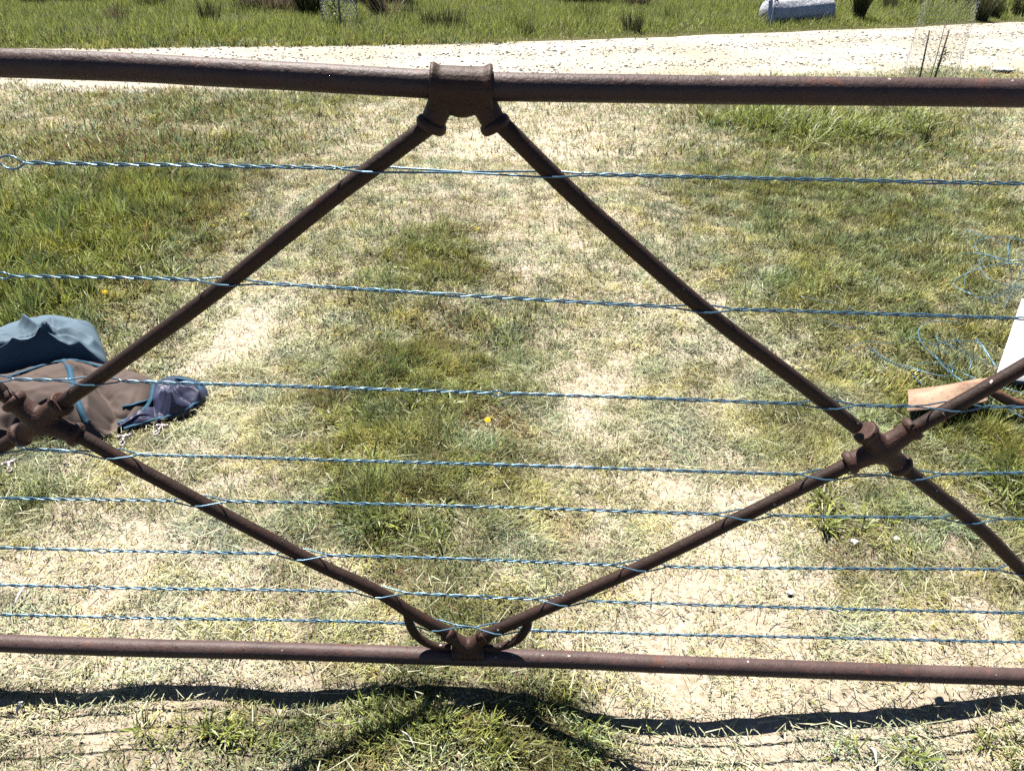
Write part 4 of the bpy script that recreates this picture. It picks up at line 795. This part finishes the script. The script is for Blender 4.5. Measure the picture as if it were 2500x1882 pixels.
clump(1800, 5, 500, .7, .5, .3, 'brown', 'brown rush mound beyond the silvery roll at the frame top')

# ================================================================== flowers, scraps, small stones
YELM = simple('yellow_petal', (.80, .55, .01), .5, .1, 60, 0); STEMM = simple('flower_stem', (.10, .15, .03), .6, .2, 60, 0); SCR = simple('white_scrap', (.75, .73, .68), .6, .05, 60, .2, .001); STN = simple('grey_stone', (.30, .29, .27), .8, .2, 90, .4, .001)
def flower_meshes():
    mb = MB(); V = []; F = []
    for ring, (n, r1, z) in enumerate(((12, 1.0, .05), (9, .65, .16))):
        for k in range(n):
            a = 2*math.pi*(k+.4*ring)/n; ca, sa = math.cos(a), math.sin(a); w = .22*r1; b = len(V); V += [(0, 0, z), (ca*r1*.55-sa*w, sa*r1*.55+ca*w, z+.10), (ca*r1, sa*r1, z+.04), (ca*r1*.55+sa*w, sa*r1*.55-ca*w, z+.10)]; F.append((b, b+1, b+2, b+3))
    mb.add(V, F); mb.add(*sphere((0, 0, .12), .22, 8, 6, (1, 1, .6))); return mb
fl0 = None
FL = [(398, 384, 'left of the three yellow daisies clustered under the left of the top rail'), (414, 390, 'lowest of the three yellow daisies clustered under the left of the top rail'), (437, 386, 'right one of the three yellow daisies clustered under the left of the top rail'), (439, 424, 'yellow daisy just under the top wire below the daisy cluster'),
      (81, 527, 'yellow daisy among the coarse bright grass at left'), (486, 505, 'yellow daisy nearest the left brace between the top two wires'), (521, 552, 'yellow daisy beside the left brace, tallest of its pair'), (513, 573, 'yellow daisy beside the left brace, lower of its pair'), (436, 592, 'pale yellow daisy above the second wire left of the brace'),
      (257, 715, 'yellow daisy just behind the blue cloth heap under the second wire'), (528, 366, 'yellow daisy above the top wire right of the daisy cluster'), (602, 525, 'small yellow daisy close to the upper side of the left brace'), (96, 275, 'yellow daisy highest at the left edge under the top rail'), (24, 346, 'yellow daisy at the extreme left just above the top wire'),
      (378, 283, 'yellow daisy midway between top rail and top wire at left'), (128, 300, 'yellow daisy right below the highest daisy at the left edge'), (1945, 385, 'yellow daisy above the top wire right of the right brace'), (2080, 371, 'yellow daisy above the top wire, upper of a pair left of the rush tuft'), (2094, 386, 'yellow daisy above the top wire, lower of a pair left of the rush tuft'),
      (2379, 407, 'brightest yellow daisy above the top wire at right'), (2413, 371, 'yellow daisy above and right of the brightest right daisy'), (2454, 408, 'yellow daisy nearest the right edge above the top wire'), (2207, 340, 'yellow daisy just left of the lone rush tuft'), (1190, 1028, 'big yellow daisy in the middle strip below the third wire'),
      (1200, 1022, 'smaller yellow daisy touching the big one in the middle strip'), (924, 815, 'yellow daisy in the middle strip between the second and third wires'), (1168, 560, 'tiny yellow daisy in the worn patch inside the top of the diamond'), (1560, 86, 'yellow daisy beyond the road left of the silvery roll')]
for i, (px, py, lb) in enumerate(FL):
    p = up1(px, py, .03); z = float(ground(p[0], p[1])); sc = {1190: 1.05, 1200: .8, 81: 1.25, 257: 1.1}.get(px, .85)*.010*(1+.35*min(1.5, p[1]/5)); e = empty('daisy', (p[0], p[1], z), lb, 'flower', 'yellow daisies in the grass')
    if fl0 is None:
        mbf = flower_meshes(); hd_ = mbf.build('flower_head', YELM, e, smooth=False, world=False); st_ = MB().add(*tube([(0, 0, -.002), (.0015, .001, .018), (0, 0, .036)], .0010, 6)).build('stem', STEMM, e, world=False); fl0 = (hd_, st_)
    else:
        hd_ = fl0[0].copy(); COL.objects.link(hd_); hd_.parent = e; st_ = fl0[1].copy(); COL.objects.link(st_); st_.parent = e
    hd_.location = (0, 0, .034); hd_.scale = (sc, sc, sc); hd_.rotation_euler = (-.35+random.uniform(-.2, .2), random.uniform(-.3, .3), random.uniform(0, 6))
def lump(px, py, r, mat, name, label, cat, sc=(1, 1, .7), jit=.25, seed=1):
    p = up1(px, py); z = float(ground(p[0], p[1])); V, F = sphere((p[0], p[1], z+r*sc[2]*.8), r, 14, 10, sc); V = np.array(V); c0 = np.array([p[0], p[1], z]); q = (V-c0)/r
    V = c0+(V-c0)*(1+jit*(fbm(q[:, 0]+seed, q[:, 1]+q[:, 2], 1.7, seed)-.5)[:, None]*2); o = MB().add(V, F).build(name, mat, None, origin=c0); return tag(o, label, cat)
lump(2291, 1716, .0095, STN, 'pebble', 'round grey pebble on the edge of the bottom rail shadow at right', 'pebble', (1, 1, 1), .06)
lump(2448, 176, .085, SCR, 'stone', 'flat whitish stone in the grass above the right end of the top rail', 'stone', (1.6, 1, .35), .4, 5)
lump(1930, 1448, .007, SCR, 'stone', 'small white chip between the two lowest wires at right', 'stone', (1.2, 1, .5), .4, 8)
lump(2086, 1326, .010, SCR, 'stone', 'small white chip on green turf between the fifth and sixth wires at right', 'stone', (1, 1, .6), .5, 12)
lump(2186, 1316, .008, SCR, 'stone', 'smaller cream chip right of the white chip between the fifth and sixth wires', 'stone', (1.4, 1, .5), .5, 15)
def strip(px0, py0, px1, py1, w, label, name='dead_leaf', mat=SCR):
    a = up1(px0, py0, .006); b = up1(px1, py1, .012); m_ = (a+b)/2+np.array([.004, 0, .012]); P = smooth_path([a, m_, b], 12); d = (b-a)/np.linalg.norm(b-a); s_ = np.cross(d, [0, 0, 1.]); V = []; F = []
    for i, p in enumerate(P): u = i/11; ww = w*math.sin(math.pi*min(.97, max(.08, u)))**.6; V += [p-s_*ww/2, p+[0, 0, .0016], p+s_*ww/2]
    for i in range(11): F += [(3*i, 3*i+1, 3*i+4, 3*i+3), (3*i+1, 3*i+2, 3*i+5, 3*i+4)]
    o = MB().add(V, F).build(name, mat, None, origin=a); sm = o.modifiers.new('s', 'SOLIDIFY'); sm.thickness = .0006; return tag(o, label, 'leaf')
strip(2114, 1815, 2140, 1865, .007, 'long bleached dead leaf near the bottom edge at right'); strip(34, 1478, 66, 1424, .007, 'bleached dead leaf at the left edge between the two lowest wires'); strip(40, 1738, 56, 1712, .010, 'short bleached leaf lying across the rail shadow at left'); strip(975, 1780, 1015, 1832, .003, 'thin bleached straw leaf in front of the left brace shadow')
DIRT = simple('dark_dirt', (.10, .070, .050), .95, .35, 60, .6, .004)
for k, (px, py, lb) in enumerate(((1338, 1266, 'crumbly dark dirt scrape between the fourth and fifth wires in the centre'), (2402, 1090, 'crumbly dark dirt scrape right of the right cross fitting'), (2425, 1182, 'small dark dirt hole below the scrape right of the cross fitting'))):
    p = up1(px, py); mb = MB(); rr_ = (.028, .032, .016)[k]
    for _ in range(26):
        a = random.uniform(0, 6.28); q = rr_*math.sqrt(random.random()); x_ = p[0]+q*math.cos(a)*1.3; y_ = p[1]+q*math.sin(a)*.8; r_ = random.uniform(.002, .006); mb.add(*sphere((x_, y_, float(ground(x_, y_))-.002+r_*.4), r_, 7, 5, (random.uniform(.8, 1.4), 1, .8)))
    tag(mb.build('dirt_crumbs', DIRT, None, origin=p), lb, 'dirt')
